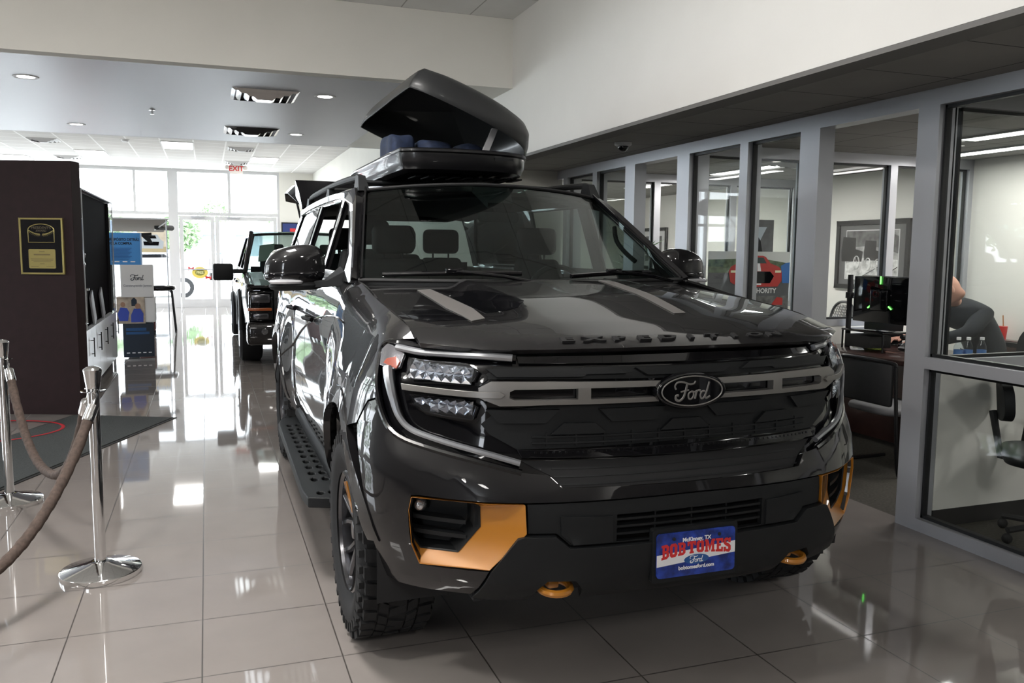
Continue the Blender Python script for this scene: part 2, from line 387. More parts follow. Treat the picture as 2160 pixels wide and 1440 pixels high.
for sg in (-1, 1):
    cf('sensor_cover_panel', [mirr([(.30, .602), (.30, .690), (.478, .698), (.475, .636), (.434, .600)], sg)], M, SATINK, .002, .01)
    # orange fog lamp surround with dark pocket
    def Q(a, b, d, o=0.):
        p = M(sg*a, b, o); return (p[0], p[1]+d, p[2])
    inner = [(.944, .727, .05), (.742, .727, .055), (.716, .715, .06), (.716, .646, .06), (.795, .549, .06), (.926, .545, .06), (.948, .59, .05), (.950, .69, .05)]
    outer = [(.952, .735), (.700, .737), (.590, .737), (.586, .642), (.709, .514), (.951, .503), (.962, .569), (.962, .69)]
    mb = MB().loft([[Q(a, b, .02) for a, b in outer], [Q(a, b, 0, .004) for a, b in outer], [Q(o[0]*.93+i[0]*.07, o[1]*.93+i[1]*.07, .003) for o, i in zip(outer, inner)], [Q(*i) for i in inner]], cap=False)
    su = part('fog_lamp_surround', mb, ORANGE, label='orange trim around the fog lamp pocket', bevel=.003, smooth=30)
    ce = (.84, .64)
    shr = lambda k, d: [Q((i[0]-ce[0])*k+ce[0], (i[1]-ce[1])*k+ce[1], i[2]+d) for i in inner]
    part('pocket', MB().loft([shr(1, -.003), shr(.95, .004), shr(.84, .075)], cap=False).add(shr(.84, .075), [tuple(range(len(inner)))]), SATINK, su, bevel=.002)
    sl = MB()
    for z in (.650, .600): sl.conform([mirr([(.76, z-.004), (.76, z+.010), (.935, z+.012), (.935, z-.002)], sg)], lambda a, b, o, z=z: Q(abs(a), b, .070-o), 0, .05)
    part('slat', sl, SATINK, su)
    c = Vector(Q(.905, .695, .085)); part('fog_lamp', MB().blob(c, (.024, .018, .024), 2), mat('lamp_reflector_pitted', (.5, .5, .52), .25, .9, bump=1, bscale=90), su)
    hk = MB().tube([(sg*.47+.052*math.cos(a), .055+.055*math.sin(a), .440+.004*math.sin(a)) for a in [2*PI*i/20 for i in range(20)]], .013, 8, closed=True).rbox(sg*.47-.02, sg*.47+.02, .06, .16, .43, .462, .008)
    part('tow_hook', hk, ORANGE, label='orange front tow hook')
# lower grille slats
mb = MB()
for z in (.625, .650, .675): mb.conform([[(-.283, z-.004), (-.283, z+.004), (.283, z+.006), (.283, z-.002)]], M, -.012, .03)
for s_ in (-.14, 0, .14): mb.conform([[(s_-.003, .604), (s_-.003, .692), (s_+.003, .692), (s_+.003, .604)]], M, -.02, .02)
part('lower_grille', mb, SATINK)
cf('grille_backing', [full([(0, 1.405), (.619, 1.405)]+HOUSE_UP+HOUSE_LOW+[(.51, .825), (.47, .786), (0, .781)])], M, GLOSSK, -.022, .015, bevel=0)
# border lip of the lamp housing
for sg in (-1, 1):
    rim = MB()
    path = catl([(.612, 1.395), (.80, 1.405)]+HOUSE_UP+HOUSE_LOW, 3)
    rim.tube([M(sg*a, b, -.006) for a, b in path], .012, 8)
    part('lamp_housing_rim', rim, GLOSSK)
gr = MB(); 
gr.conform([full([(0, 1.225), (.50, 1.240), (.70, 1.240), (.735, 1.245), (.70, 1.30), (.69, 1.335), (0, 1.325)])], M, -.014, .02)
gr.conform([full([(0, 1.048), (.50, 1.048), (.66, 1.03), (.72, .985), (.69, .952), (.60, .905), (0, .915)])], M, -.014, .02)
grl = part('grille', gr, SATINK, bevel=.003)
hx = MB()
def trap(c, z, w, h, fl=1, o=.0): 
    d = .022*fl; hx.conform([[(c-w-d, z-h), (c-w+d, z+h), (c+w-d, z+h), (c+w+d, z-h)]], M, o, .02)
for c in (-.50, 0, .50): trap(c*1.05 if c else 0, 1.283, .17, .028, -1, .001)
for c in (-.32, .32): trap(c, 1.297, .075, .025, 1, .001)
for c in (-.58, -.20, .20, .58): trap(c, 1.014, .10, .022, -1, .001)
for c in (-.39, 0, .39): trap(c, .972, .075, .018, 1, .0)
for z in (.925, .945): hx.conform([full([(0, z-.003), (0, z+.003), (.55, z+.003), (.55, z-.003)][1:3]+[(.55, z-.003), (0, z-.003)])], M, -.006, .015)
for k in range(-5, 6): hx.conform([[(k*.1-.003, .916), (k*.1-.003, .958), (k*.1+.003, .958), (k*.1+.003, .916)]], M, -.008, .015)
part('grille_embossing', hx, SATINK, grl, bevel=.0025)
lipm = MB().conform([full([(0, .872), (.585, .878), (.598, .905), (0, .902)])], M, .010, .04)
for k in range(-27, 28): lipm.conform([[(k*.02-.004, .892), (k*.02-.004, .899), (k*.02+.004, .899), (k*.02+.004, .892)]], M, .013, .004, step=.05)
part('grille_lip', lipm, GLOSSK, grl, bevel=.003)
cf('bonnet_edge_strip', [full([(0, 1.345), (.60, 1.352), (.612, 1.402), (0, 1.405)])], M, GLOSSK, -.004, .02)
cf('intake_backing', [full([(0, .785), (.46, .79), (.50, .83), (.585, .872), (0, .872)])], M, MATTK, -.018, .004, bevel=0, parent=grl)
it = MB()
for z in (.80, .825, .85): it.conform([full([(0, z+.003), (.49, z+.003), (.49, z-.003), (0, z-.003)])], M, -.016, .01)
part('intake_slats', it, SATINK, grl)
bars = full([(0, 1.206), (.497, 1.224), (.640, 1.224), (.689, 1.222), (.728, 1.175), (.722, 1.105), (.655, 1.050), (.497, 1.060), (0, 1.062)])
gb = cf('grille_bars', [bars, [(.40, 1.172), (.610, 1.166), (.625, 1.152), (.625, 1.108), (.610, 1.096), (.40, 1.096)], [(-.40, 1.172), (-.610, 1.166), (-.625, 1.152), (-.625, 1.108), (-.610, 1.096), (-.40, 1.096)], [(-.357, 1.096), (-.357, 1.172), (.357, 1.166), (.357, 1.096)]], M, SILVER, .012, .03, bevel=.006, label='satin silver double bar across the grille')
# oval emblem
def front_plane(off=0., z=1.133):
    p = Vector(M(0, z, off)); return plane_m(p, (1, 0, 0), (0, .03, 1))
em = MB(); M4 = front_plane(.02)
el = [(.135*math.cos(2*PI*k/48), .062*math.sin(2*PI*k/48)) for k in range(48)]
em.prism(el, -.03, .012, M4)
emo = part('emblem', em, GLOSSK, label='black oval badge with silver rim and handwritten word', bevel=.008)
er = MB().tube([M4 @ Vector((.117*math.cos(2*PI*k/48), .050*math.sin(2*PI*k/48), .012)) for k in range(48)], .0026, 6, closed=True)
part('emblem_rim', er, SILVER, emo)
part('emblem_lettering', script_mb(MB(), M4 @ Matrix.Translation((.002, -.002, .012)), .070), SILVER, emo)
part('front_camera', MB().rbox(-.05, .05, -.02, .02, -.012, .012, .008, plane_m(M(0, 1.048, 0), (1, 0, 0), (0, 0, 1))), GLOSSK)
# headlights
REFL = mat('lamp_reflector', (.80, .82, .86), .12, 1., bump=1., bscale=38)
DRL = mat('daylight_strip', (.30, .31, .33), .28, .6, .6)
for sg in (-1, 1):
    hl = cf('headlight', [mirr([(.735, 1.30), (.77, 1.345), (.86, 1.35), (1.01, 1.325), (.975, 1.16), (.935, 1.03), (.90, 1.0), (.74, .985), (.700, 1.03), (.70, 1.06), (.735, 1.10), (.735, 1.19), (.705, 1.235), (.705, 1.265)], sg)], M, GLOSSK, -.014, .02)
    up = [(1.005, 1.308), (.775, 1.332), (.735, 1.286), (.745, 1.215), (.968, 1.182)]; lw = [(.955, 1.085), (.778, 1.092), (.722, 1.045), (.738, 1.0), (.833, 1.005), (.903, 1.015), (.937, 1.04)]
    for nm, lp in (('upper_lamp', up), ('lower_lamp', lw)):
        c = (sum(a for a, b in lp)/len(lp), sum(b for a, b in lp)/len(lp))
        mb = MB(); rings = []
        for kk, d in ((1, -.002), (.97, .004), (.92, .002), (.86, -.004), (.5, -.011), (.2, -.008)):
            rings.append([M(sg*(c[0]+(a-c[0])*kk), c[1]+(b-c[1])*kk, d) for a, b in lp])
        mb.loft(rings, cap=True)
        r_ = part(nm, mb, GLOSSK, hl, bevel=.001)
        rf = MB(); x0, x1 = min(a for a, b in lp)+.02, max(a for a, b in lp)-.02; z0, z1 = min(b for a, b in lp)+.014, max(b for a, b in lp)-.016
        n = 7
        for i in range(n):
            a, b2 = x0+(x1-x0)*i/n, x0+(x1-x0)*(i+1)/n; zz0 = z0+(.02 if nm == 'lower_lamp' and i > 4 else 0)
            for j in range(2):
                q0 = zz0+(z1-zz0)*j/2; q1 = zz0+(z1-zz0)*(j+1)/2; pts = []
                for (s_, z_) in ((a, q0), (b2, q0), (b2, q1), (a, q1)): pts.append(M(sg*s_, z_, .001))
                t_ = random.uniform(.25, .75); pts.append(M(sg*(a*(1-t_)+b2*t_), (q0+q1)/2, .014))
                rf.add(pts, [(0, 1, 4), (1, 2, 4), (2, 3, 4), (3, 0, 4)])
        part(nm+'_reflector', rf, REFL, hl, smooth=0)
        cf(nm+'_lens', [mirr([(c[0]+(a-c[0])*.97, c[1]+(b-c[1])*.97) for a, b in lp], sg)], M, LENS, .018, .002, parent=hl, bevel=0)
    mb = MB(); pth = catl([(.624, 1.383), (.72, 1.392), (.80, 1.388), (.92, 1.372), (1.02, 1.347), (1.08, 1.325)], 4)
    mb.tube([M(sg*a, b, .004) for a, b in pth], .0125, 8)
    pth = catl([(1.075, 1.215), (1.035, 1.12), (1.012, 1.045), (.985, .985), (.94, .948), (.852, .925), (.718, .897), (.592, .862)], 4)
    mb.tube([M(sg*a, b, .004) for a, b in pth], [.019-.008*min(1, i/12) for i in range(len(pth))], 8)
    part('daylight_strip', mb, DRL, hl, label='satin white daylight running strip')
    cf('corner_lens', [mirr([(1.168, 1.275), (1.146, 1.314), (1.09, 1.325), (1.035, 1.318), (1.025, 1.24), (1.055, 1.21), (1.13, 1.205)], sg)], M, mat('white_corner_reflector', (.34, .34, .37), .2, .8, 1, bump=.6, bscale=60), .004, .015, parent=hl)
    cf('amber_reflector', [mirr([(1.108, 1.222), (1.10, 1.252), (1.06, 1.285), (1.03, 1.27), (1.032, 1.225)], sg)], M, mat('amber_lens', (.35, .07, .04), .2, 0, 1), .009, .006, parent=hl, label='amber side reflector')
    cf('lamp_divider', [mirr([(.985, 1.152), (.655, 1.150), (.640, 1.130), (.652, 1.108), (.975, 1.112)], sg)], M, SILVER, .022, .02, parent=hl, bevel=.005, label='satin silver bar between the lamps')
# bonnet
cowl = lambda u: 1.235+.27*(u/.865)**2
us = [-.866+1.732*i/30 for i in range(31)]
loop = [(u, plan_v(u)+.004) for u in us]+[(.868, 1.0)]+[(u, cowl(u)) for u in reversed(us)]+[(-.868, 1.0)]
cf('bonnet', [loop], hoodm, PAINT, 0, .02, step=.035, bevel=.003, smooth_=60)
cf('bonnet_vent', [[(-.846, .711), (-.714, .675), (-.655, .44), (-.72, .455), (-.79, .486), (-.833, .562)]], hoodm, GLOSSK, .0015, .003, step=.05, bevel=0, label='black vent panel at the bonnet side')
cf('scoop_mouth', [[(-.59, 1.148), (-.454, 1.027), (-.367, .648), (-.424, .552), (-.568, .517), (-.59, .856)]], hoodm, GLOSSK, .0015, .003, step=.05, bevel=0)
STR = mat('grey_stripe_and_reflection', (.17, .16, .155), .45, .3, .3)
cf('bonnet_stripe_and_reflection', [[(-.67, 1.168), (-.611, 1.173), (-.585, .617), (-.60, .423), (-.655, .405), (-.676, .677)]], hoodm, STR, .004, .003, step=.05, bevel=0, label='grey stripe along the bonnet vent')
cf('bonnet_stripe_and_reflection', [[(.225, 1.211), (.280, 1.15), (.199, .379), (.145, .372), (.168, .685)]], hoodm, STR, .004, .003, step=.05, bevel=0, label='narrow grey strip painting a reflection on the bonnet centre')  # a reflection in the bonnet, laid on as a grey strip
for i, ch in enumerate('EXPEDITION'):
    lt = MB()
    v2, f2 = text2d(ch, .062, .0028, ext=.004, sx=1.45); u0 = (i-4.5)*.0915
    mm = lambda a, b, off: hoodm(a, plan_v(a)+.045+b, off)
    lt.add([mm(u0+p[0], p[1]*.55, p[2]+.003) for p in v2], f2)
    part('raised_letter', lt, MATTK, label='black raised letter %s on the bonnet edge' % ch)
# wings, doors, quarter panels
AC = 1.655; AR = AC+3.11
for sg in (-1, 1):
    f = [(1.040, 1.404)]+[(s_, 1.412) for s_ in (1.2, 1.5, 1.9, 2.27)]+[(2.262, 1.2), (2.25, .8), (2.235, .47)]+arc((AC, .43), .51, 5, 117, 18)+[(1.212, .938), (1.145, 1.026), (1.093, 1.043), (1.15, 1.178), (1.190, 1.278), (1.166, 1.330), (1.112, 1.350)]
    f = [p for p in f if not (p[0] > 2.17 and p[1] < .46 and p[0] < 2.2)]
    cf('front_wing', [mirr(f, sg)], M, PAINT, 0, .02)
    wt = arc((AC, .43), .505, 10, 168, 22)+arc((AC, .43), .575, 168, 10, 22)
    cf('wheel_arch_trim', [mirr(wt, sg)], M, PAINT, .005, .03, bevel=.006)
    wt = arc((AR, .43), .505, 10, 170, 22)+arc((AR, .43), .575, 170, 10, 22)
    cf('wheel_arch_trim', [mirr(wt, sg)], M, PAINT, .005, .03, bevel=.006)
    d = [(2.28, 1.412), (3.345, 1.412), (3.345, .47), (2.245, .47), (2.262, .8), (2.272, 1.2)]
    df = cf('front_door', [mirr(d, sg)], M, PAINT, 0, .05)
    d = [(3.355, 1.412), (4.34, 1.412), (4.36, 1.15), (4.30, .98)]+arc((AR, .43), .51, 148, 178, 5)+[(3.355, .47)]
    dr = cf('rear_door', [mirr(d, sg)], M, PAINT, 0, .05)
    d = [(4.352, 1.412), (6.0, 1.412), (6.05, .5), (5.30, .47)]+arc((AR, .43), .51, 5, 146, 18)+[(4.31, .97), (4.37, 1.15)]
    cf('rear_quarter_panel', [mirr(d, sg)], M, PAINT, 0, .03)
    for dd, s_ in ((df, 3.20), (dr, 4.15)):
        p = [M(sg*(s_-.22+.22*k/8), 1.165, .012+.035*math.sin(PI*k/8)) for k in range(9)]
        part('door_handle', MB().tube(p, .013, 8), PAINT, dd)
    p = [M(sg*(2.0+.1*k), 1.245-.0008*k*k, .002) for k in range(38)]
    part('waist_crease', MB().tube(p, .006, 6, flat=.5), PAINT)
    g = gsd(sg)
    panel = [(1.50, 1.40), (1.76, 1.565), (2.02, 1.72), (2.25, 1.835), (2.45, 1.878), (5.0, 1.885), (5.20, 1.80), (5.28, 1.40)]
    w1 = [(1.80, 1.435), (1.81, 1.53), (2.05, 1.68), (2.30, 1.80), (2.50, 1.832), (2.50, 1.435)]; w2 = [(2.63, 1.435), (2.63, 1.84), (3.50, 1.845), (3.60, 1.435)]; w3 = [(3.72, 1.435), (3.66, 1.845), (4.85, 1.835), (5.05, 1.62), (5.08, 1.435)]
    cf('side_frame', [panel, w1, w2, w3], g, PAINT, 0, .03, step=.1)
    cf('rear_side_window', [w3], g, CARGL2, -.008, .004, step=.3, bevel=0)
    sl = MB()
    for w_ in (w1, w2, w3): sl.tube([g(a, b, -.004) for a, b in w_], .008, 6, closed=True)
    part('window_seal', sl, GLOSSK)
    # windscreen pillar
    rings = []
    for i in range(9):
        b = i/8; e = Vector(ws(sg, b, .004)); z = e.z; vv = interp([(1.40, 1.50), (1.565, 1.76), (1.72, 2.02), (1.835, 2.25), (1.878, 2.45)], z)
        o_ = Vector(g(vv, z, .002)); mid = (e+o_)/2+Vector((sg*.012, -.012, .012)); inn = (e+o_)/2-Vector((sg*.03, -.03, .02))
        rings.append([tuple(e), tuple(mid), tuple(o_), tuple(inn)])
    part('windscreen_pillar', MB().loft(rings), PAINT, smooth=50)
    part('pillar_trim', MB().tube([ws(sg*.985, i/10, .012) for i in range(11)], .008, 6), GLOSSK)
    # door mirror
    def mfn(p, sg=sg):
        x, y, z = p; k = (abs(x)-1.02)/.2
        return (x, y-.03*k+.05*k*k, z-.035*k*k*(1 if z > 1.46 else .2)-.0*k)
    mr = part('door_mirror', MB().blob((sg*1.115, 1.93, 1.475), (.148, .085, .105), 3.2, 28, 16, mfn), PAINT, smooth=60)
    part('mirror_cap_band', MB().blob((sg*1.118, 1.93, 1.43), (.149, .0865, .035), 3.4, 28, 8, mfn), GLOSSK, mr, smooth=60)
    part('turn_signal', MB().blob((sg*1.165, 1.872, 1.392), (.085, .035, .014), 3, 16, 6), mat('white_signal_lens', (.75, .76, .8), .15, .5, 1), mr, label='white turn signal lens')
    part('mirror_base', MB().blob((sg*1.11, 1.93, 1.375), (.135, .075, .028), 3, 20, 6, mfn).loft([[(sg*1.08, 1.89, 1.36), (sg*1.08, 1.97, 1.36), (sg*1.08, 1.97, 1.395), (sg*1.08, 1.89, 1.395)], [(sg*.97, 1.84, 1.365), (sg*.97, 1.95, 1.365), (sg*.97, 1.95, 1.40), (sg*.97, 1.84, 1.40)], [(sg*.895, 1.76, 1.375), (sg*.895, 1.93, 1.375), (sg*.89, 1.93, 1.47), (sg*.89, 1.76, 1.45)]]), SATINK, mr, bevel=.004)
    part('mirror_glass', MB().blob((sg*1.115, 2.012, 1.475), (.125, .004, .085), 3.2, 20, 8), CHROME, mr)
    # running board
    rb = MB(); L_ = [(1.00, 1.42), (1.12, 1.47), (1.135, 1.6), (1.115, 3.25), (1.08, 3.42), (.98, 3.46), (.93, 3.46), (.93, 1.42)]
    holes = []
    for i in range(12):
        for j in range(2):
            y0 = 1.78+i*.125; x0 = 1.0+j*.055; holes.append([(sg*(x0+.018*math.cos(t)), y0+.036*math.sin(t)) for t in [2*PI*k/8 for k in range(8)]])
    for j in range(2): holes.append([(sg*(1.0+j*.055+.018*math.cos(t)), 1.53+.030*math.sin(t)) for t in [2*PI*k/8 for k in range(8)]])
    rb.conform([[(sg*a, b) for a, b in L_]]+holes, lambda a, b, o: (a, b, .405+o), 0, .05, step=9)
    part('running_board', rb, SATINK, bevel=.006, label='perforated black running board')
    
    part('sill', MB().rbox(*(sorted((sg*.86, sg*.985))), 1.44, 3.5, .40, .50, .02), SATINK)
    # roof rail
    mb = MB(); u0 = .705
    path = [(sg*(u0+.01), 2.32, 1.895), (sg*u0, 2.37, 1.940), (sg*u0, 2.50, 1.965), (sg*u0, 3.4, 1.985), (sg*u0, 4.5, 1.98), (sg*u0, 4.75, 1.96), (sg*u0, 4.85, 1.91)]
    mb.tube(cat_rom(path, 5), .02, 10)
    for v in (2.36, 3.55, 4.78):
        mb.loft([[(sg*(u0-.03), v-.09, roofz(u0, v)-.01), (sg*(u0+.03), v-.09, roofz(u0, v)-.012), (sg*(u0+.03), v+.09, roofz(u0, v)-.012), (sg*(u0-.03), v+.09, roofz(u0, v)-.01)], [(sg*(u0-.02), v-.02, 1.965), (sg*(u0+.02), v-.02, 1.965), (sg*(u0+.02), v+.06, 1.975), (sg*(u0-.02), v+.06, 1.975)]])
    part('roof_rail', mb, SATINK, bevel=.004)
loop = [(u_, 2.305-.125*(1-(u_/.7)**2)) for u_ in [-.70+1.4*i/16 for i in range(17)]]+[(.745, 2.40), (.772, 2.55), (.772, 5.0), (.72, 5.16), (0, 5.2), (-.72, 5.16), (-.772, 5.0), (-.772, 2.55), (-.745, 2.40)]
cf('roof', [loop], roofm, PAINT, 0, .035, step=.09, bevel=.004, smooth_=50)
wl = [(-1, 0), (-.6, 0), (-.2, 0), (.2, 0), (.6, 0), (1, 0), (1, .5), (1, 1), (.5, 1), (0, 1), (-.5, 1), (-1, 1)]
cf('windscreen', [wl], ws, CARGL, -.004, .004, step=.12, bevel=0, smooth_=60)
fr = MB().tube([ws(a, 0.0, .001) for a in [-1+.1*i for i in range(21)]], .012, 6).tube([ws(a, .995, -.001) for a in [-1+.1*i for i in range(21)]], .010, 6)
part('windscreen_seal', fr, MATTK)
part('sensor_housing', MB().conform([[(-.16, .99), (.16, .99), (.10, .80), (-.10, .80)]], ws, -.012, .03, step=.1), MATTK)
part('rear_view_mirror', MB().rbox(-.12, .12, 2.02, 2.05, 1.71, 1.77, .02).cyl((0, 2.05, 1.74), (0, 2.15, 1.83), .01), MATTK)
for a0, a1, b0, b1 in ((-.88, -.16, .03, .045), (.12, .72, .02, .055)):
    pts = [ws(a0+(a1-a0)*i/8, b0+(b1-b0)*i/8+.008*math.sin(PI*i/8), .018) for i in range(9)]
    mb = MB().tube(pts, .011, 8); am = (a0+a1)/2
    mb.tube([ws(am, (b0+b1)/2+.008, .03), ws(am+.25, .0, .03), ws(am+.42, -.04, .02)], .009, 8).rbox(-.04, .04, -.014, .014, -.012, .012, .005, Matrix.Translation(ws(am, (b0+b1)/2+.01, .03)))
    part('wiper', mb, GLOSSK)
part('cowl_panel', MB().conform([[(-.85, -.06), (-.4, -.075), (.4, -.075), (.85, -.06), (.98, 0.0), (.5, .0), (-.5, .0), (-.98, .0)]], lambda a, b, o: (ws(a, 0)[0], ws(a, 0)[1]+b*.6, 1.402+o), 0, .01, step=.2), SATINK)
# cabin
part('dashboard', MB().loft([[(-.84, 1.50, 1.10), (.84, 1.50, 1.10), (.84, 1.60, 1.385), (-.84, 1.60, 1.385)], [(-.84, 2.05, 1.05), (.84, 2.05, 1.05), (.84, 1.98, 1.37), (-.84, 1.98, 1.37)]]), INTER, bevel=.02)
part('underbody', MB().box(-.72, .72, .16, 1.45, .38, .78).box(-.72, .72, 1.45, 5.1, .40, .66).box(-.80, .80, 1.44, 1.50, .4, 1.36).box(-.85, .85, .30, 1.44, 1.02, 1.08), MATTK)
part('rear_bumper', MB().rbox(-.95, .95, 5.12, 5.30, .45, .85, .04), PAINT)
sw = MB().tube([(.40+.185*math.cos(t), 2.10+.05*math.sin(t), 1.29+.175*math.sin(t)) for t in [2*PI*k/28 for k in range(28)]], .016, 8, closed=True).cyl((.40, 2.08, 1.27), (.40, 1.95, 1.22), .05).rbox(.24, .56, 2.085, 2.105, 1.26, 1.30, .01)
part('steering_wheel', sw, INTER)
def seat(u, v, w=.27, hz=1.50):
    s_ = part('seat', MB().rbox(u-w, u+w, v-.1, v+.48, .80, 1.0, .05).loft([[(u-w, v+.42, .95), (u+w, v+.42, .95), (u+w, v+.56, .95), (u-w, v+.56, .95)], [(u-w*.98, v+.52, 1.25), (u+w*.98, v+.52, 1.25), (u+w*.98, v+.66, 1.25), (u-w*.98, v+.66, 1.25)], [(u-w*.72, v+.60, hz), (u+w*.72, v+.60, hz), (u+w*.72, v+.70, hz), (u-w*.72, v+.70, hz)]]), INTER, bevel=.03, seg=3)
    part('headrest', MB().rbox(u-.135, u+.135, v+.60, v+.71, hz+.03, hz+.21, .04, seg=3).cyl((u-.06, v+.66, hz-.03), (u-.06, v+.66, hz+.06), .007, 6).cyl((u+.06, v+.66, hz-.03), (u+.06, v+.66, hz+.06), .007, 6), INTER, s_)
seat(-.41, 2.25); seat(.57, 2.25, .20)
seat(-.40, 3.10, .29, 1.56); seat(.13, 3.10, .20, 1.50)
for u in (-.45, .0): seat(u, 3.95, .22, 1.52)
part('headliner', MB().conform([[(-.72, 2.35), (.72, 2.35), (.72, 5.05), (-.72, 5.05)]], lambda a, b, o: (a, b, roofz(a, b)-.05+o), 0, .02, step=.3).box(-.74, -.70, 2.6, 5.0, .6, 1.38).box(.70, .74, 2.6, 5.0, .6, 1.38).box(-.72, .72, 5.02, 5.08, .6, 1.45), INTER)
for sg in (-1, 1):
    part('grab_handle', MB().tube(cat_rom([(sg*.80, 1.92, 1.50), (sg*.765, 1.98, 1.55), (sg*.745, 2.06, 1.62), (sg*.76, 2.12, 1.70)], 4), .014, 8), INTER)
# raised tailgate
tg = MB()
rings = []
for b, (v, z) in enumerate(((5.12, 1.93), (5.30, 2.05), (5.62, 2.15), (5.95, 2.17), (6.08, 2.10))):
    wd = (.70, .76, .82, .82, .80)[b]; t = .07
    rings.append([(-wd, v, z-t-.02), (-wd*.9, v, z-.01), (0, v, z+.012), (wd*.9, v, z-.01), (wd, v, z-t-.02), (wd*.8, v, z-t-.05), (-wd*.8, v, z-t-.05)])
tg.loft(rings)
tgo = part('tailgate', tg, PAINT, bevel=.006, label='raised tailgate')
part('tailgate_spoiler', MB().loft([[(-.76, 4.98, 1.925), (.76, 4.98, 1.925), (.76, 4.98, 1.89), (-.76, 4.98, 1.89)], [(-.76, 5.20, 2.06), (.76, 5.20, 2.06), (.76, 5.20, 1.95), (-.76, 5.20, 1.95)], [(-.77, 5.40, 2.17), (.77, 5.40, 2.17), (.77, 5.40, 2.02), (-.77, 5.40, 2.02)]]), GLOSSK, tgo, bevel=.006)
for sg in (-1, 1): part('gas_strut', MB().cyl((sg*.74, 5.15, 1.75), (sg*.76, 5.55, 2.06), .01, 8), MATTK, tgo)
# wheels
DARKRIM = mat('dark_machined_rim', (.13, .13, .14), .22, .9, .3)
def wheel_meshes():
    r = .42; w2 = .137
    t = MB().lathe([(.235, .0), (.245, .02), (.262, .012), (.30, -.006), (.345, -.012), (.38, .002), (.402, .018), (.411, .045), (.413, .137), (.411, 2*w2-.045), (.398, 2*w2-.02), (.38, 2*w2-.002), (.345, 2*w2+.01), (.27, 2*w2-.01), (.235, 2*w2-.02)], 72, ax='X', cap=False)
    def block(a0, a1, x0, x1, r0, r1, sk=0.):
        v = []
        for rr in (r0, r1):
            for (a, x, kk) in ((a0, x0, 0), (a1, x0, 0), (a1, x1, sk), (a0, x1, sk)): v.append((x, rr*math.cos(a+kk), rr*math.sin(a+kk)))
        t.add(v, [(0, 1, 2, 3), (4, 7, 6, 5), (0, 4, 5, 1), (1, 5, 6, 2), (2, 6, 7, 3), (3, 7, 4, 0)])
    n = 40; st = 2*PI/n
    for k in range(n):
        a = k*st; j = .10*st*(k % 2)
        for side in (0, 1):
            X = (lambda x: x) if not side else (lambda x: 2*w2-x)
            block(a+.08*st, a+.80*st, X(.004+.006*(k % 2)), X(.058), .385, .4195, .10*st)
            block(a+.20*st, a+.62*st, X(-.010), X(.012), .345, .392, 0)
            block(a+.35*st+j, a+1.12*st+j, X(.065), X(.100), .39, .42, .35*st)
        block(a+.1*st, a+.75*st, .106, .168, .39, .42, -.3*st if k % 2 else .3*st)
    rim = MB().lathe([(.232, 2*w2-.02), (.225, .12), (.228, .02), (.238, .006), (.246, .012), (.246, .03), (.236, 2*w2-.02)], 64, ax='X', cap=False)
    rim.lathe([(.0, .085), (.205, .10), (.22, .12), (.0, .13)], 40, ax='X', cap=False)
    for k in range(6):
        for q in (-1, 1):
            a = 2*PI*k/6+q*.17; a2 = 2*PI*k/6+q*.27
            pr_ = [(.040, a-.35*q, .050), (.10, a-.05*q, .048), (.17, a+.02*q, .036), (.229, a2, .022)]
            ring = []
            for (rr, aa, x) in pr_:
                wd = .016 if rr > .05 else .02; ca, sa = math.cos(aa), math.sin(aa); p = Vector((x, rr*ca, rr*sa)); tn = Vector((0, -sa, ca))
                ring.append([tuple(p+tn*wd+Vector((.012, 0, 0))), tuple(p+tn*wd*.5), tuple(p-tn*wd*.5), tuple(p-tn*wd+Vector((.012, 0, 0))), tuple(p-tn*wd+Vector((.05, 0, 0))), tuple(p+tn*wd+Vector((.05, 0, 0)))])
            rim.loft(ring)
    rim.lathe([(.0, .026), (.034, .028), (.040, .036), (.05, .05), (.06, .09)], 24, ax='X', cap=False)
    for k in range(6): rim.cyl((.045, .055*math.cos(k*PI/3+.5), .055*math.sin(k*PI/3+.5)), (.06, .055*math.cos(k*PI/3+.5), .055*math.sin(k*PI/3+.5)), .009, 6)
    ac = MB()
    for k in (2,):
        pts = []
        for (rr, aa, x) in ((.070, -.22, .036), (.200, -.15, .012), (.200, .15, .012), (.070, .22, .036)):
            aa += 2*PI*k/6+.15; pts.append((x-.004, rr*math.cos(aa), rr*math.sin(aa)))
        v = pts+[(p[0]+.02, p[1], p[2]) for p in pts]; ac.add(v, [(0, 1, 2, 3), (7, 6, 5, 4), (0, 4, 5, 1), (1, 5, 6, 2), (2, 6, 7, 3), (3, 7, 4, 0)])
    return t, rim, ac
tm, rm, am = wheel_meshes()
wl0 = None
for sg in (-1, 1):
    for v in (.90, 4.01):
        if wl0 is None:
            rimo = obj('wheel', rm, DARKRIM, SUV, bevel=.002, smooth=30); rimo['label'] = 'dark split spoke wheel'
            tyo = obj('tyre', tm, RUBBER, rimo, smooth=30); aco = obj('spoke_accent', am, ORANGE, rimo, bevel=.002); aco['label'] = 'orange spoke insert'
            wl0 = rimo; r_ = rimo
        else:
            r_ = wl0.copy(); COL.objects.link(r_)
            for ch in (tyo, aco): c = ch.copy(); COL.objects.link(c); c.parent = r_
        r_.parent = SUV; r_.location = (sg*1.035, v, .42); r_.rotation_euler = (-.95 if v < 1 else .9, 0, 0 if sg < 0 else PI)
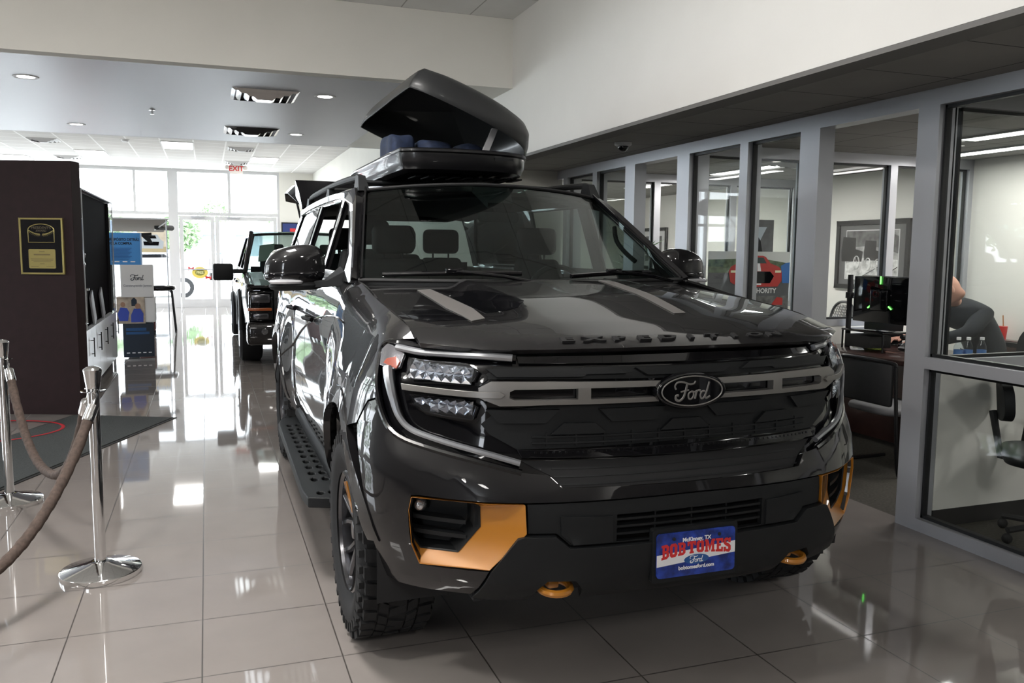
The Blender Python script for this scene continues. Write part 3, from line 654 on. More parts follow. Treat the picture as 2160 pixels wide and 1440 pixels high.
for sg in (-1, 1):
    for v in (.90, 4.01):
        mb = MB(); n = 16; ri = [[(sg*x, v+.50*math.cos(PI*(i/n*1.16-.08)), .43+.50*math.sin(PI*(i/n*1.16-.08))) for i in range(n+1)] for x in (1.0, .74)]
        v_ = ri[0]+ri[1]; mb.add(v_, [(i, i+1, n+2+i, n+1+i) for i in range(n)])
        mb.add(ri[1], [tuple(range(n+1))]); part('wheel_liner', mb, MATTK)
        part('axle', MB().cyl((sg*.5, v, .42), (sg*.99, v, .42), .05, 10), MATTK)
# licence plate
PM = plane_m((0, -.062, .545), (1, 0, 0), (0, .02, 1))
def rrect(w_, h_, r_, n=4):
    o = []
    for cx_, cy_, a0 in ((w_/2-r_, h_/2-r_, 0), (-w_/2+r_, h_/2-r_, 90), (-w_/2+r_, -h_/2+r_, 180), (w_/2-r_, -h_/2+r_, 270)):
        for i in range(n+1): a = math.radians(a0+90*i/n); o.append((cx_+r_*math.cos(a), cy_+r_*math.sin(a)))
    return o
part('plate_bracket', MB().prism(rrect(.33, .185, .01), -.03, -.006, PM), SATINK)
pb = mat('plate_blue', (.015, .045, .30), .25, .2, .5, noise=.6, nscale=30); pb_ = pb.node_tree
lp = part('licence_plate', MB().prism(rrect(.305, .153, .014), -.005, 0, PM), pb, label='blue and white dealer plate')
part('white_band', MB().prism([(-.1523, -.034), (-.1523, .006), (.1523, .028), (.1523, -.012)], 0, .0006, PM @ Matrix.Translation((0, -.002, 0))), mat('plate_white', (.78, .78, .8), .35), lp)
WHT = mat('print_white', (.85, .85, .87), .4); RED = mat('print_red', (.62, .03, .03), .4); NAVY = mat('print_outline', (.25, .02, .03), .4)
def txt(mb, s, size, M_, bold=0., align='CENTER', sx=1., dz=.0, ext=.0004):
    v, f = text2d(s, size, bold, align, ext, 0, sx); mb.add([(p[0], p[1], p[2]+dz) for p in v], f, M_); return mb
part('plate_town', txt(MB(), 'McKinney, TX', .019, PM @ Matrix.Translation((.0, .048, .001)), .0006), WHT, lp, label='white letters reading McKinney, TX')
part('plate_web_address', txt(MB(), 'bobtomesford.com', .018, PM @ Matrix.Translation((0, -.048, .001)), .0005), WHT, lp, label='white letters reading bobtomesford.com')
SLAB = {'B': (7, [(0, 0), (5, 0), (7, 1.5), (7, 4.2), (6, 5), (7, 5.8), (7, 8.5), (5, 10), (0, 10), (0, 8.4), (1, 8.4), (1, 1.6), (0, 1.6)], [[(3, 2), (3, 4.2), (4.6, 4.2), (4.6, 2)], [(3, 5.9), (3, 8), (4.6, 8), (4.6, 5.9)]]),
        'O': (7, [(1.6, 0), (5.4, 0), (7, 1.6), (7, 8.4), (5.4, 10), (1.6, 10), (0, 8.4), (0, 1.6)], [[(2.6, 2.2), (2.6, 7.8), (4.4, 7.8), (4.4, 2.2)]]),
        'T': (8, [(2, 0), (6, 0), (6, 1.6), (5.2, 1.6), (5.2, 8), (6.4, 8), (6.4, 6.4), (8, 6.4), (8, 10), (0, 10), (0, 6.4), (1.6, 6.4), (1.6, 8), (2.8, 8), (2.8, 1.6), (2, 1.6)], []),
        'M': (10, [(0, 0), (3.6, 0), (3.6, 1.6), (2.9, 1.6), (2.9, 6), (4.9, .5), (7, 6), (7, 1.6), (6.4, 1.6), (6.4, 0), (10, 0), (10, 1.6), (9.2, 1.6), (9.2, 8.4), (10, 8.4), (10, 10), (6.9, 10), (5, 4.8), (3.1, 10), (0, 10), (0, 8.4), (.8, 8.4), (.8, 1.6), (0, 1.6)], []),
        'E': (7, [(0, 0), (7, 0), (7, 3.4), (5.4, 3.4), (5.4, 1.9), (3.2, 1.9), (3.2, 4.2), (5, 4.2), (5, 5.9), (3.2, 5.9), (3.2, 8.1), (5.4, 8.1), (5.4, 6.6), (7, 6.6), (7, 10), (0, 10), (0, 8.4), (1, 8.4), (1, 1.6), (0, 1.6)], []),
        'S': (7, [(0, 0), (1.5, 0), (2, .6), (3, 0), (5.5, 0), (7, 1.5), (7, 4.4), (5.6, 5.7), (2.4, 6.9), (2.4, 8), (4.6, 8), (4.6, 6.7), (6.8, 6.7), (6.8, 10), (5.4, 10), (4.9, 9.5), (4, 10), (1.6, 10), (0, 8.6), (0, 6), (1.4, 4.7), (4.6, 3.4), (4.6, 2), (2.4, 2), (2.4, 3.4), (0, 3.4)], [])}
def slab_word(M_, width, h, arch):
    mb = MB(); word = 'BOB TOMES'; adv = [SLAB[c][0]+.7 if c != ' ' else 1.2 for c in word]; T_ = sum(adv)-.7; x = 0
    for c, a in zip(word, adv):
        if c != ' ':
            def mp(p, q, o, x=x):
                X = (x+p)/T_; dy = arch*(1-(2*X-1)**2); return tuple(M_ @ Vector(((X-.5)*width, (q/10-.5)*h*(1+.25*abs(2*X-1))+dy, o)))
            mb.conform([SLAB[c][1]]+SLAB[c][2], mp, .0012, .0008, step=3.5)
        x += a
    return mb
part('plate_name', slab_word(PM @ Matrix.Translation((0, .012, 0)) @ Matrix.Rotation(.0, 4, 'Z'), .27, .040, .008), RED, lp, label='red slab letters reading BOB TOMES')
oval = [(.048*math.cos(2*PI*k/36), .0165*math.sin(2*PI*k/36)) for k in range(36)]
part('plate_oval', MB().prism(oval, 0, .0016, PM @ Matrix.Translation((0, -.022, 0))), mat('oval_blue', (.02, .10, .33), .3, .2, .5), lp)
part('plate_script', script_mb(MB(), PM @ Matrix.Translation((0, -.0225, .0018)), .026, .15), WHT, lp)
part('plate_screw', MB().cyl(PM @ Vector((-.088, .055, 0)), PM @ Vector((-.088, .055, .003)), .006, 10).cyl(PM @ Vector((.088, .055, 0)), PM @ Vector((.088, .055, .003)), .006, 10), MATTK, lp)
# ---------------------------------------------------------------- roof box
RB = thing('roof_box', 'black plastic roof cargo box with its lid propped open on the dark SUV', 'roof box', (1.534, 2.45, 0))
BOXP = mat('gloss_roof_box_plastic', (.007, .007, .008), .30, 0, .25, spec=.3); LIDP = mat('satin_roof_box_lid', (.016, .017, .018), .40, 0, .1, spec=.35)
plan = [(p.x, p.y) for p in cat_rom([(-.50, 2.40, 0), (-.47, 2.29, 0), (-.30, 2.235, 0), (.0, 2.235, 0), (.22, 2.32, 0), (.335, 2.50, 0), (.38, 2.80, 0), (.38, 3.9, 0), (.33, 4.06, 0), (.0, 4.10, 0), (-.42, 4.08, 0), (-.50, 3.95, 0), (-.505, 3.1, 0)], 5, closed=True)]
def ring(k, z, c=(-.06, 3.15), ky=None):
    ky = ky or k; return [(c[0]+(a-c[0])*k, c[1]+(b-c[1])*ky, z) for a, b in plan]
obj('lower_shell', MB().loft([ring(.965, 2.125), ring(.985, 2.128), ring(1.0, 2.12), ring(1.0, 2.108), ring(.985, 2.10), ring(.975, 2.055, ky=.985), ring(.93, 2.012, ky=.955), ring(.84, 1.998, ky=.88), ring(.83, 2.01, ky=.87), ring(.95, 2.05, ky=.97)], cap=False).add(ring(.84, 2.008, ky=.88), [tuple(range(len(plan)))]), BOXP, RB, smooth=40)
hinge = Vector((.385, 0, 2.13)); A = math.radians(22.5)
RM = Matrix.Translation(hinge) @ Matrix.Rotation(A, 4, 'Y') @ Matrix.Translation(-hinge)
lidp = [ring(.985, 2.132, ky=.93, c=(-.06, 3.05)), ring(1.0, 2.13, ky=.94, c=(-.06, 3.05)), ring(1.01, 2.14, ky=.945, c=(-.06, 3.05)), ring(1.0, 2.19, ky=.94, c=(-.06, 3.05)), ring(.965, 2.245, ky=.915, c=(-.06, 3.05)), ring(.90, 2.28, ky=.87, c=(-.06, 3.05)), ring(.74, 2.315, ky=.77, c=(-.02, 3.1)), ring(.45, 2.335, ky=.6, c=(-.02, 3.15)), ring(.001, 2.338)]
inn = [ring(.001, 2.325), ring(.72, 2.298, ky=.75, c=(-.02, 3.1)), ring(.88, 2.262, ky=.85, c=(-.06, 3.05)), ring(.95, 2.22, ky=.90, c=(-.06, 3.05)), ring(.985, 2.132, ky=.93, c=(-.06, 3.05))]
lid = MB(); tmp = MB().loft(lidp+inn, cap=False); lid.add(tmp.v, tmp.f, RM)
obj('lid', lid, LIDP, RB, smooth=35)
st = MB().loft([[(-.01, 2.34, 2.11), (.035, 2.34, 2.11), (.035, 2.36, 2.11), (-.01, 2.36, 2.11)], [(.075, 2.38, 2.275), (.115, 2.38, 2.275), (.115, 2.40, 2.275), (.075, 2.40, 2.275)]])
obj('lid_support', st, mat('grey_strut', (.22, .22, .23), .4, .3), RB, bevel=.004)
obj('warning_label', MB().conform([[(.05, 2.075), (.05, 2.09), (.17, 2.09), (.17, 2.075)]], lambda a, b, o: (a, 2.262-o+.15*max(0, a-.02)**1.5*2, b), .01, .002, step=.1), SATINK, RB)
obj('load_bar', MB().rbox(-.70, .70, 3.02, 3.09, 1.975, 1.998, .01), SATINK, RB)
obj('load_bar', MB().rbox(-.70, .70, 3.82, 3.89, 1.975, 1.998, .01), SATINK, RB)
lw_ = MB()
for k in range(9): lw_.rbox(-.35+.08*k, -.31+.08*k, 2.55, 2.75, 1.990, 2.000, .003)
obj('underside_ribs', lw_, SATINK, RB)
DEN = mat('navy_blue_fabric', (.012, .022, .055), .8, noise=.35, nscale=25)
def bag(c, r, label, seed):
    rnd = random.Random(seed); ph = [rnd.uniform(0, 6) for _ in range(4)]
    def fn(p):
        x, y, z = p; k = math.sin(x*38+ph[0])*.010+math.sin(y*23+ph[1]+x*20)*.010; return (x+k*.6, y+k, z+math.sin(x*17+ph[2])*.012+math.sin(x*41+ph[3])*.005)
    return tag(obj('cloth_bag', MB().blob(c, r, 4, 48, 18, fn), DEN, loc=(1.534, 2.45, 0), smooth=60), label, 'bag', 'blue cloth bags in the roof box')
bag((-.365, 3.0, 2.175), (.085, .20, .115), 'creased navy cloth bag upright at the open left end of the roof box', 1)
bag((-.14, 3.0, 2.155), (.115, .20, .105), 'low slumped navy cloth bag in the middle of the roof box', 2)
bag((.09, 2.95, 2.155), (.085, .16, .090), 'small navy cloth bag beside the lid strut in the roof box', 3)
# ================================================================ the showroom
FLOOR = tilemat('polished_floor_tiles', (.27, .245, .23), (.055, .048, .043), .508, .508, -.0559, 3.1325, .04, gw=.0055, noise=.06, coat=.7)
CARPET = mat('dark_office_carpet', (.06, .055, .045), .95, noise=.3, nscale=60)
CEILT = tilemat('ceiling_tiles', (.85, .85, .84), (.48, .48, .47), .65, .65, 1.07, 7.8, .9, gw=.012, noise=.04)
CEILB = tilemat('bright_grid_ceiling', (.66, .65, .64), (.95, .95, .95), .60, .60, -.78, 17.9, .9, gw=.03, noise=.03)
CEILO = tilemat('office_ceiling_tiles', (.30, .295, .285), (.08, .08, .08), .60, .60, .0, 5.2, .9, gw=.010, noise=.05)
SOFF = mat('silver_lavender_soffit', (.43, .43, .475), .42, .15)
FRAMEW = mat('white_window_frame', (.62, .62, .63), .5)
def sbox(name, m, *b, **k): return struct(name, MB().box(*b), m, **k)
sbox('floor', FLOOR, -9, 3.83, -8, 24, -.06, 0)
sbox('floor', CARPET, 3.83, 7, -8, 14, -.06, 0)
sbox('ceiling', CEILT, -9, 2.8, -8, 7.8, 3.74, 3.80)
sbox('ceiling', SOFF, -9, 2.05, 7.95, 13.1, 3.10, 3.16)
sbox('ceiling', CREAM, 2.05, 2.8, 7.95, 13.1, 3.10, 3.16)
sbox('ceiling', CEILB, -9, 2.8, 13.15, 24, 3.61, 3.68)
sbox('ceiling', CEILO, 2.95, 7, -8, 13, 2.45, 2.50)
sbox('wall_bulkhead', CREAM, -9, 2.8, 7.8, 7.95, 3.10, 3.74)
sbox('trim_1', FRAMEW, -9, 2.8, 13.1, 13.15, 3.10, 3.65)
sbox('wall_right', WHITE, 2.8, 2.94, -8, 8.9, 2.45, 3.74)
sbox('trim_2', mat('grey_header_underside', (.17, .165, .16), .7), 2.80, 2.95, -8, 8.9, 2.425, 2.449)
sbox('wall_right', CREAM, 2.8, 2.94, 8.9, 24, 0, 3.70)
sbox('wall_passage', CREAM, 2.94, 3.80, 8.9, 9.0, 0, 2.45)
sbox('wall_office', CREAM, 6.85, 7.0, -8, 13, 0, 2.45)
sbox('wall_office', CREAM, 3.83, 6.85, 12.9, 13, 0, 2.45)
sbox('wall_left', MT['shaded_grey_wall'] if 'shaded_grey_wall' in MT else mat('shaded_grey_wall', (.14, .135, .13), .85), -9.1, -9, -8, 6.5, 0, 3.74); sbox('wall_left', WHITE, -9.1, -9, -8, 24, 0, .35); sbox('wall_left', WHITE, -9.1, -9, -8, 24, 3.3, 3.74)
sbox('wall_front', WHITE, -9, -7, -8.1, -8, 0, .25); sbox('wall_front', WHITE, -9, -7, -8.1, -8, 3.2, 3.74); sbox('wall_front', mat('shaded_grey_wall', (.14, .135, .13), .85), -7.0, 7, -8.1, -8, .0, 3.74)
mb = MB()
for k in range(7): mb.box(-9.08, -9, 6.5+k*2.9, 7.4+k*2.9, .35, 3.3)
mb.box(-9.07, -9.01, 6.5, 24, 2.45, 2.55); struct('window_1', mb, FRAMEW, fix=False)
mb = MB()
for k in range(2): mb.box(-9+k*1.9, -8.9+k*2.0, -8.1, -8, .25, 3.2)
mb.box(-9, -7, -8.09, -8.01, 2.45, 2.55); struct('window_2', mb, FRAMEW, fix=False)
# glazed rear wall with the doors
mb = MB(); yb = 23.9
for x0, x1, z0, z1 in ((-.90, -.66, 0, 3.61), (1.84, 1.90, 0, 3.61), (-9, 1.9, 3.53, 3.61), (-9, 1.9, 2.42, 2.50), (.58, .65, 2.50, 3.54), (-9, -.9, 0, .12), (-1.72, -1.66, 2.5, 3.54), (-3.3, -3.2, 0, 3.54), (-5.6, -5.5, 0, 3.54), (-7.8, -7.7, 0, 3.54)): kq = len(mb.v)/8*.0015; mb.box(x0, x1, yb-kq, yb+.12+kq, z0, z1)
wb = struct('window_3', mb, FRAMEW, fix=False)
mb = MB().box(-9, -.9, yb+.05, yb+.06, .1, 3.53).box(-.66, 1.84, yb+.05, yb+.06, 2.5, 3.53)
o = obj('window_pane', mb, CLEAR, wb)
def door(nm, x0, x1):
    mb = MB(); 
    for a in ((x0, x0+.09, 0, 2.40), (x1-.09, x1, 0, 2.40), (x0+.09, x1-.09, 2.30, 2.40), (x0+.09, x1-.09, 0, .22)): mb.box(a[0], a[1], yb-.02, yb+.05, a[2], a[3])
    d = struct(nm, mb, FRAMEW, fix=False); obj('door_glass', MB().box(x0+.09, x1-.09, yb+.02, yb+.03, .22, 2.30), CLEAR, d)
    hx_ = x1-.14 if nm == 'door_1' else x0+.14
    obj('door_handle', MB().rbox(x0+.09, x1-.09, yb-.05, yb-.02, .99, 1.02, .008).cyl((hx_, yb-.06, .8), (hx_, yb-.06, 1.3), .012), ALU, d); obj('door_closer', MB().rbox(x0+.30, x0+.62, yb-.06, yb, 2.34, 2.40, .008), ALU, d)
door('door_1', -.64, .22); door('door_2', .25, 1.82)
sbox('wall_rear', CREAM, 1.9, 2.8, yb, yb+.12, 0, 3.61)
# aluminium glass office fronts
def front(n, segs, panes, y0=None):
    mb = MB()
    for a in segs: mb.box(*a)
    o_ = struct('window_%d' % n, mb, ALU, fix=False)
    gk = MB(); gl = MB()
    for (x0, x1, ya, yb_, z0, z1) in panes:
        gl.box(x0, x1, ya, yb_, z0, z1)
        if x1-x0 < .05:
            for a in ((ya, ya+.014, z0, z1), (yb_-.014, yb_, z0, z1), (ya, yb_, z0, z0+.018), (ya, yb_, z1-.018, z1)): gk.box(x0-.012, x1+.014, *a)
        else:
            for a in ((x0, x0+.014, z0, z1), (x1-.014, x1, z0, z1), (x0, x1, z0, z0+.018), (x0, x1, z1-.018, z1)): gk.box(a[0], a[1], ya-.012, yb_+.012, a[2], a[3])
    obj('window_pane', gl, CLEAR, o_); obj('gasket', gk, GASK, o_)
X0, X1 = 3.74, 3.86
segs = [(X0, X1, -8, 8.9, 2.36, 2.45)]; panes = []
posts = [(8.62, 8.72), (7.87, 7.97), (7.06, 7.25), (6.12, 6.31), (5.32, 5.42), (4.55, 4.74), (3.60, 3.745), (2.0, 2.1), (.5, .6), (-1, -.9), (-2.5, -2.4), (-4, -3.9), (-5.5, -5.4)]
for a, b in posts: segs.append((X0, X1, a, b, 0, 2.36))
for a, b in ((7.97, 8.62), (7.25, 7.87), (5.42, 6.12), (4.74, 5.32)):
    segs.append((X0, X1, a, b, 0, .07)); panes.append((3.79, 3.80, a, b, .07, 2.36))
pr_ = [3.60]+[p for p in (2.1, 2.0, .6, .5, -.9, -1, -2.4, -2.5, -3.9, -4, -5.4)]
for hi, lo in ((3.60, 2.1), (2.0, .6), (.5, -.9), (-1, -2.4), (-2.5, -3.9), (-4, -5.4)):
    segs += [(X0, X1, lo, hi, 0, .07), (X0, X1, lo, hi, .925, .99)]; panes += [(3.79, 3.80, lo, hi, .07, .925), (3.79, 3.80, lo, hi, .99, 2.36)]
front(4, segs, panes)
for n, y in ((5, 3.65), (6, 6.2), (7, 8.75)):
    sg_ = [(3.92, 6.85, y-.05, y+.05, .91, .97), (3.92, 6.85, y-.05, y+.05, 2.36, 2.45)]; pn = []
    xs = {5: (3.85, 6.80), 6: (3.87, 4.9, 5.86, 6.80), 7: (3.87, 4.87, 5.9, 6.80)}[n]
    for x in xs: sg_.append((x, x+(.02 if n == 5 and x < 5 else .08), y-.05, y+.05, .97, 2.36))
    for a, b in zip(xs, xs[1:]): pn.append((a+.08, b, y-.003, y+.003, .97, 2.36))
    front(n, sg_, pn); sbox('wall_partition', CREAM, 3.87, 6.85, y-.045, y+.045, .10, .91); sbox('baseboard_partition', mat('dark_baseboard', (.02, .02, .02), .6), 3.87, 6.85, y-.05, y+.05, 0, .10)
sbox('baseboard_office', MT['dark_baseboard'], 6.835, 6.85, -8, 13, 0, .10)
# lamps
LAMP = mat('lamp_glow', (1, .96, .90), .5, emit=14.); TUBE = mat('tube_glow', (1, .98, .95), .5, emit=5.)
for i, (x, y) in enumerate(((-1.51, 8.98), (-1.5, 12.12), (1.18, 8.93), (1.19, 11.98))):
    t = thing('downlight', 'round recessed downlight in the silver soffit, %s' % ('front left', 'rear left', 'front right by the raised box lid', 'rear right')[i], 'downlight', (x, y, 3.10), group='recessed downlights in the soffit')
    obj('trim_ring', MB().lathe([(.075, 0), (.075, -.004), (.105, -.006), (.11, 0)], 28, cap=False), FRAMEW, t); obj('bulb', MB().lathe([(.0, -.0015), (.076, -.0015), (.076, .0), (0, 0)], 24, cap=False), LAMP, t)
    spot('downlight_beam', (x, y, 3.08), 45)
def louvre(label, x, y, z, s=.60, m=CHROME):
    t = thing('ceiling_vent', label, 'vent', (x, y, z), group='square ceiling vents')
    h = s/2; f = MB()
    def sq(a, za, b, zb): 
        f.loft([[(-a, -a, za), (a, -a, za), (a, a, za), (-a, a, za)], [(-b, -b, zb), (b, -b, zb), (b, b, zb), (-b, b, zb)]], cap=False)
    sq(h, -.002, h*.90, -.020); obj('frame', f, m, t)
    for i, k in enumerate((.86, .62, .38)):
        f = MB(); sq(h*k, -.004-.014*i, h*(k-.15), -.034-.014*i); f = f if i < 2 else f.box(-h*.23, h*.23, -h*.23, h*.23, -.064, -.061); f.loft([[(-h*k, -h*k, -.037), (h*k, -h*k, -.037), (h*k, h*k, -.037), (-h*k, h*k, -.037)], [(-h*(k-.16), -h*(k-.16), .0), (h*(k-.16), -h*(k-.16), .0), (h*(k-.16), h*(k-.16), .0), (-h*(k-.16), h*(k-.16), .0)]], cap=False) if 0 else None
        obj('vane', f, m, t)
    obj('duct_opening', MB().box(-h*.86, h*.86, -h*.86, h*.86, -.003, -.001), m if m is not CHROME else mat('duct_shadow', (.05, .05, .055), .6), t)
louvre('chrome square vent in the silver soffit, nearer the camera', .595, 9.08, 3.10, .64)
louvre('chrome square vent in the silver soffit, farther one', .60, 11.85, 3.10, .68)
for x, y, l in ((-2.88, 18.6, 'white vent in the tiled rear ceiling, nearest the left edge'), (.74, 18.6, 'white vent in the tiled rear ceiling just behind the soffit'), (.74, 21.5, 'white vent in the tiled rear ceiling above the exit sign'), (-2.9, 21.8, 'white vent in the tiled rear ceiling, far left back')): louvre(l, x, y, 3.61, .54, FRAMEW)
def troffer(label, x, y, lx, ly, z, e=60, m=None):
    t = thing('ceiling_light', label, 'ceiling light', (x, y, z), group='rectangular ceiling lights')
    obj('light_frame', MB().box(-lx/2-.02, lx/2+.02, -ly/2-.02, ly/2+.02, -.014, 0), FRAMEW, t); obj('diffuser', MB().box(-lx/2, lx/2, -ly/2, ly/2, -.018, -.014), m or TUBE, t)
    if e: area('ceiling_light_beam', (x, y, z-.05), (0, 0, 0), lx, ly, e, (1, .97, .93))
troffer('lit panel in the tiled rear ceiling, centre', -.48, 18.5, .56, 1.16, 3.61, 22)
troffer('lit panel in the tiled rear ceiling, left', -2.28, 20.8, .56, 1.16, 3.61, 22)
troffer('lit panel in the tiled rear ceiling, right', 1.32, 20.7, .56, 1.16, 3.61, 22)
troffer('lit panel in the tiled rear ceiling above the dark cabinet', -4.05, 22.4, .56, .9, 3.61, 0)
for i, (x, y) in enumerate(((5.45, 7.75), (5.55, 4.45), (5.6, 10.1), (6.3, 5.3), (5.5, 1.6), (5.5, -1.6))):
    troffer(('long ceiling strip light in the second office', 'long ceiling strip light over the desk', 'long ceiling strip light in the farthest office', 'ceiling strip light near the office back wall', 'ceiling strip light in the nearest office', 'ceiling strip light in the office beside the camera')[i], x, y, .14, 1.2, 2.45, (22, 17, 22, 9, 12, 14)[i])
spot('office_downlight_beam', (6.85-.9, 10.9, 2.4), 12)
# unseen fill lamps added over and behind the camera to brighten the hall
for i, (x, y, e_) in enumerate(((-4.6, 2.6, 75), (-1.2, 2.3, 90), (-4.6, -2.0, 25))):
    t = thing('fill_globe', 'added unseen white fill globe under the high ceiling, %s' % ('far left', 'left of the car nose', 'behind the camera on the left')[i], 'fill lamp', (x, y, 3.74), group='added fill globes in the hall')
    obj('globe', MB().blob((0, 0, -.50), (.13, .13, .13), 2, 24, 12), mat('fill_globe_glow', (1, .97, .92), .5, emit=6.), t, smooth=80)['label'] = 'glowing white globe added as fill'
    obj('stem', MB().cyl((0, 0, 0), (0, 0, -.37), .008, 8).cyl((0, 0, 0), (0, 0, -.02), .05, 16), ALU, t)
    l = bpy.data.lights.new('fill_globe_beam', 'POINT'); l.energy = e_; l.shadow_soft_size = .14; l.color = (1, .97, .92); lo_ = bpy.data.objects.new('fill_globe_beam', l); COL.objects.link(lo_); lo_.location = (x, y, 3.06)
for i, (x, y) in enumerate(((-4.5, 4.5), (-.3, 3.8), (-4.5, -4.5), (1.0, -2.6))):  # unseen panels added to fill the front hall with light
    troffer('added unseen fill panel in the high white ceiling, %s' % ('left', 'over the car nose', 'behind left', 'behind the camera')[i], x, y, .6, 1.2, 3.74, (20, 60, 20, 60)[i])
louvre('square vent in the dark office ceiling behind the picture', 5.5, 6.95, 2.45, .56, FRAMEW)
def small_ceiling(name, label, cat, x, y, z, mb, m): o_ = obj(name, mb, m, loc=(x, y, z)); tag(o_, label, cat)
small_ceiling('sprinkler_head', 'small chrome sprinkler head in the silver soffit', 'sprinkler', -.53, 10.5, 3.10, MB().cyl((0, 0, 0), (0, 0, -.012), .035).cyl((0, 0, 0), (0, 0, -.05), .010).cyl((0, 0, -.05), (0, 0, -.054), .022), CHROME)
small_ceiling('smoke_detector', 'white round smoke detector on the tiled rear ceiling', 'smoke detector', -1.4, 18.0, 3.61, MB().lathe([(.0, -.04), (.05, -.04), (.07, -.02), (.075, 0)], 20), FRAMEW)
cam_ = thing('security_camera', 'small dark dome camera on the dark ceiling above the office fronts', 'security camera', (3.25, 6.35, 2.45))
obj('camera_base', MB().lathe([(.07, 0), (.07, -.02), (.055, -.03), (0, -.03)], 24), FRAMEW, cam_); obj('camera_dome', MB().blob((0, 0, -.035), (.045, .045, .04), 2), GLOSSK, cam_)
# exit sign
ex = thing('exit_sign', 'white EXIT sign with red letters and two lamp heads over the glass doors', 'exit sign', (.74, 21.9, 3.61))
obj('housing', MB().rbox(-.15, .15, -.03, .03, -.24, -.02, .01).cyl((0, 0, -.02), (0, 0, 0), .02), mat('warm_white_plastic', (.75, .70, .66), .5), ex, bevel=.003)
obj('lettering', txt(MB(), 'EXIT', .17, plane_m((0, -.033, -.125), (1, 0, 0), (0, 0, 1)), .004), RED, ex)
for sx in (-1, 1): obj('lamp_head', MB().blob((sx*.21, -.02, -.10), (.055, .05, .055), 2), MT['warm_white_plastic'], ex)
# ---------------------------------------------------------------- outside
sbox('floor', mat('outside_concrete', (.55, .54, .52), .9, noise=.1), -60, 60, 24.02, 120, -.12, -.06)
sbox('floor', mat('outside_lawn', (.30, .31, .27), .95, noise=.3, nscale=3), -60, -9.2, -30, 24, -.12, -.06)
LEAF = mat('tree_leaves', (.16, .24, .12), .8, noise=.4, nscale=6); BARK = mat('tree_bark', (.12, .09, .07), .9)
def tree(x, y, h, r, label, seed):
    rnd = random.Random(seed); t = thing('tree', label, 'tree', (x, y, -.06), group='trees outside')
    obj('trunk', MB().tube([(0, 0, 0), (.05, 0, h*.5), (0, 0, h*.8)], [.12, .09, .04], 8), BARK, t)
    mb = MB()
    for k in range(700):
        a, b = rnd.uniform(0, 2*PI), math.acos(rnd.uniform(-1, 1)); q = r*rnd.uniform(.55, 1.05)
        c = Vector((q*math.sin(b)*math.cos(a), q*math.sin(b)*math.sin(a), h-r*.6+q*.8*math.cos(b))); s_ = rnd.uniform(.08, .2)
        d1 = Vector((rnd.uniform(-1, 1), rnd.uniform(-1, 1), rnd.uniform(-1, 1))).normalized()*s_; d2 = d1.orthogonal().normalized()*s_*.6
        mb.add([c-d1, c+d2, c+d1, c-d2], [(0, 1, 2, 3)])
    obj('crown', mb, LEAF, t, fix=False, smooth=0)
tree(-1.2, 42, 2.9, 1.0, 'round green tree seen through the left glass door', 1)
tree(-4.0, 39, 3.0, 1.0, 'green tree outside left of the glass doors', 2)
tree(.9, 84, 5.8, 1.6, 'distant treetop above the left glass door', 3); tree(7.2, 86, 5.3, 1.5, 'distant treetop above the right glass door', 4)
for k in range(7): tree(-19+random.uniform(-2, 2), -2+k*5.5, 5, 2.4, ('leafy tree on the left lawn, %s' % ('nearest the camera', 'second from the camera', 'third from the camera', 'middle one level with the showcase', 'third from the far end', 'second from the far end', 'at the far end')[k]), 10+k)
bl = thing('building', 'pale building with a blue grey canopy band across the street', 'building', (4, 70, 0))
obj('wall', MB().box(-14, 16, 0, 6, 0, 2.7), mat('pale_building', (.75, .73, .70), .9), bl); obj('canopy', MB().box(-14, 16, -1.5, 6.2, 2.7, 3.55), mat('blue_grey_canopy', (.16, .20, .27), .7), bl)
mb = MB()
for k in range(8): bl_ = obj('window', MB().box(-12+k*3.4, -10+k*3.4, -.05, 0, 1.0, 2.6), mat('far_window', (.25, .30, .34), .2), bl)
def parked(x, y, rz, col, label, s=1.):
    t = thing('parked_car', label, 'car', (x, y, -.06), rz, 'cars parked outside'); m = mat('outside_paint_%d' % int(col[0]*1000+col[2]*100), col, .3, .2, 1)
    pr = [(-2.2, .35), (-2.25, .8), (-1.9, .98), (-1.0, 1.02), (-.45, 1.48), (.9, 1.5), (1.6, 1.05), (2.15, 1.0), (2.2, .4)]
    rings = [[(a, sgy*w_, z) for a, z in pr] for sgy, w_ in ((-1, .9), (-1, .80))][:0]
    body = MB().loft([[(a, -.88+(.12 if z > 1.1 else 0), z) for a, z in pr], [(a, .88-(.12 if z > 1.1 else 0), z) for a, z in pr]]); b_ = obj('body', body, m, t, bevel=.05, seg=2)
    for sy in (-1, 1): obj('side_window', MB().prism([(-.85, 1.05), (-.42, 1.40), (.8, 1.42), (1.35, 1.06)], -.01, .01, plane_m((0, sy*.80, 0), (1, 0, 0), (0, 0, 1))), GLOSSK, t)
    for a in (-1.4, 1.35):
        for sy in (-1, 1): w_ = obj('wheel', MB().cyl((a, sy*.92, .33), (a, sy*.70, .33), .33, 20), RUBBER, t); obj('hubcap', MB().cyl((a, sy*.93, .33), (a, sy*.92, .33), .2, 12), ALU, w_)
parked(-2.2, 30.5, .15, (.5, .5, .52), 'silver car with a dark wheel parked just outside the left glass door')
parked(3.4, 44, 1.2, (.75, .75, .76), 'white car parked farther out beyond the doors'); parked(-.2, 48, 1.35, (.35, .36, .38), 'grey car parked in the far row'); parked(-5.0, 46, 1.3, (.6, .1, .08), 'red car parked far out on the left')
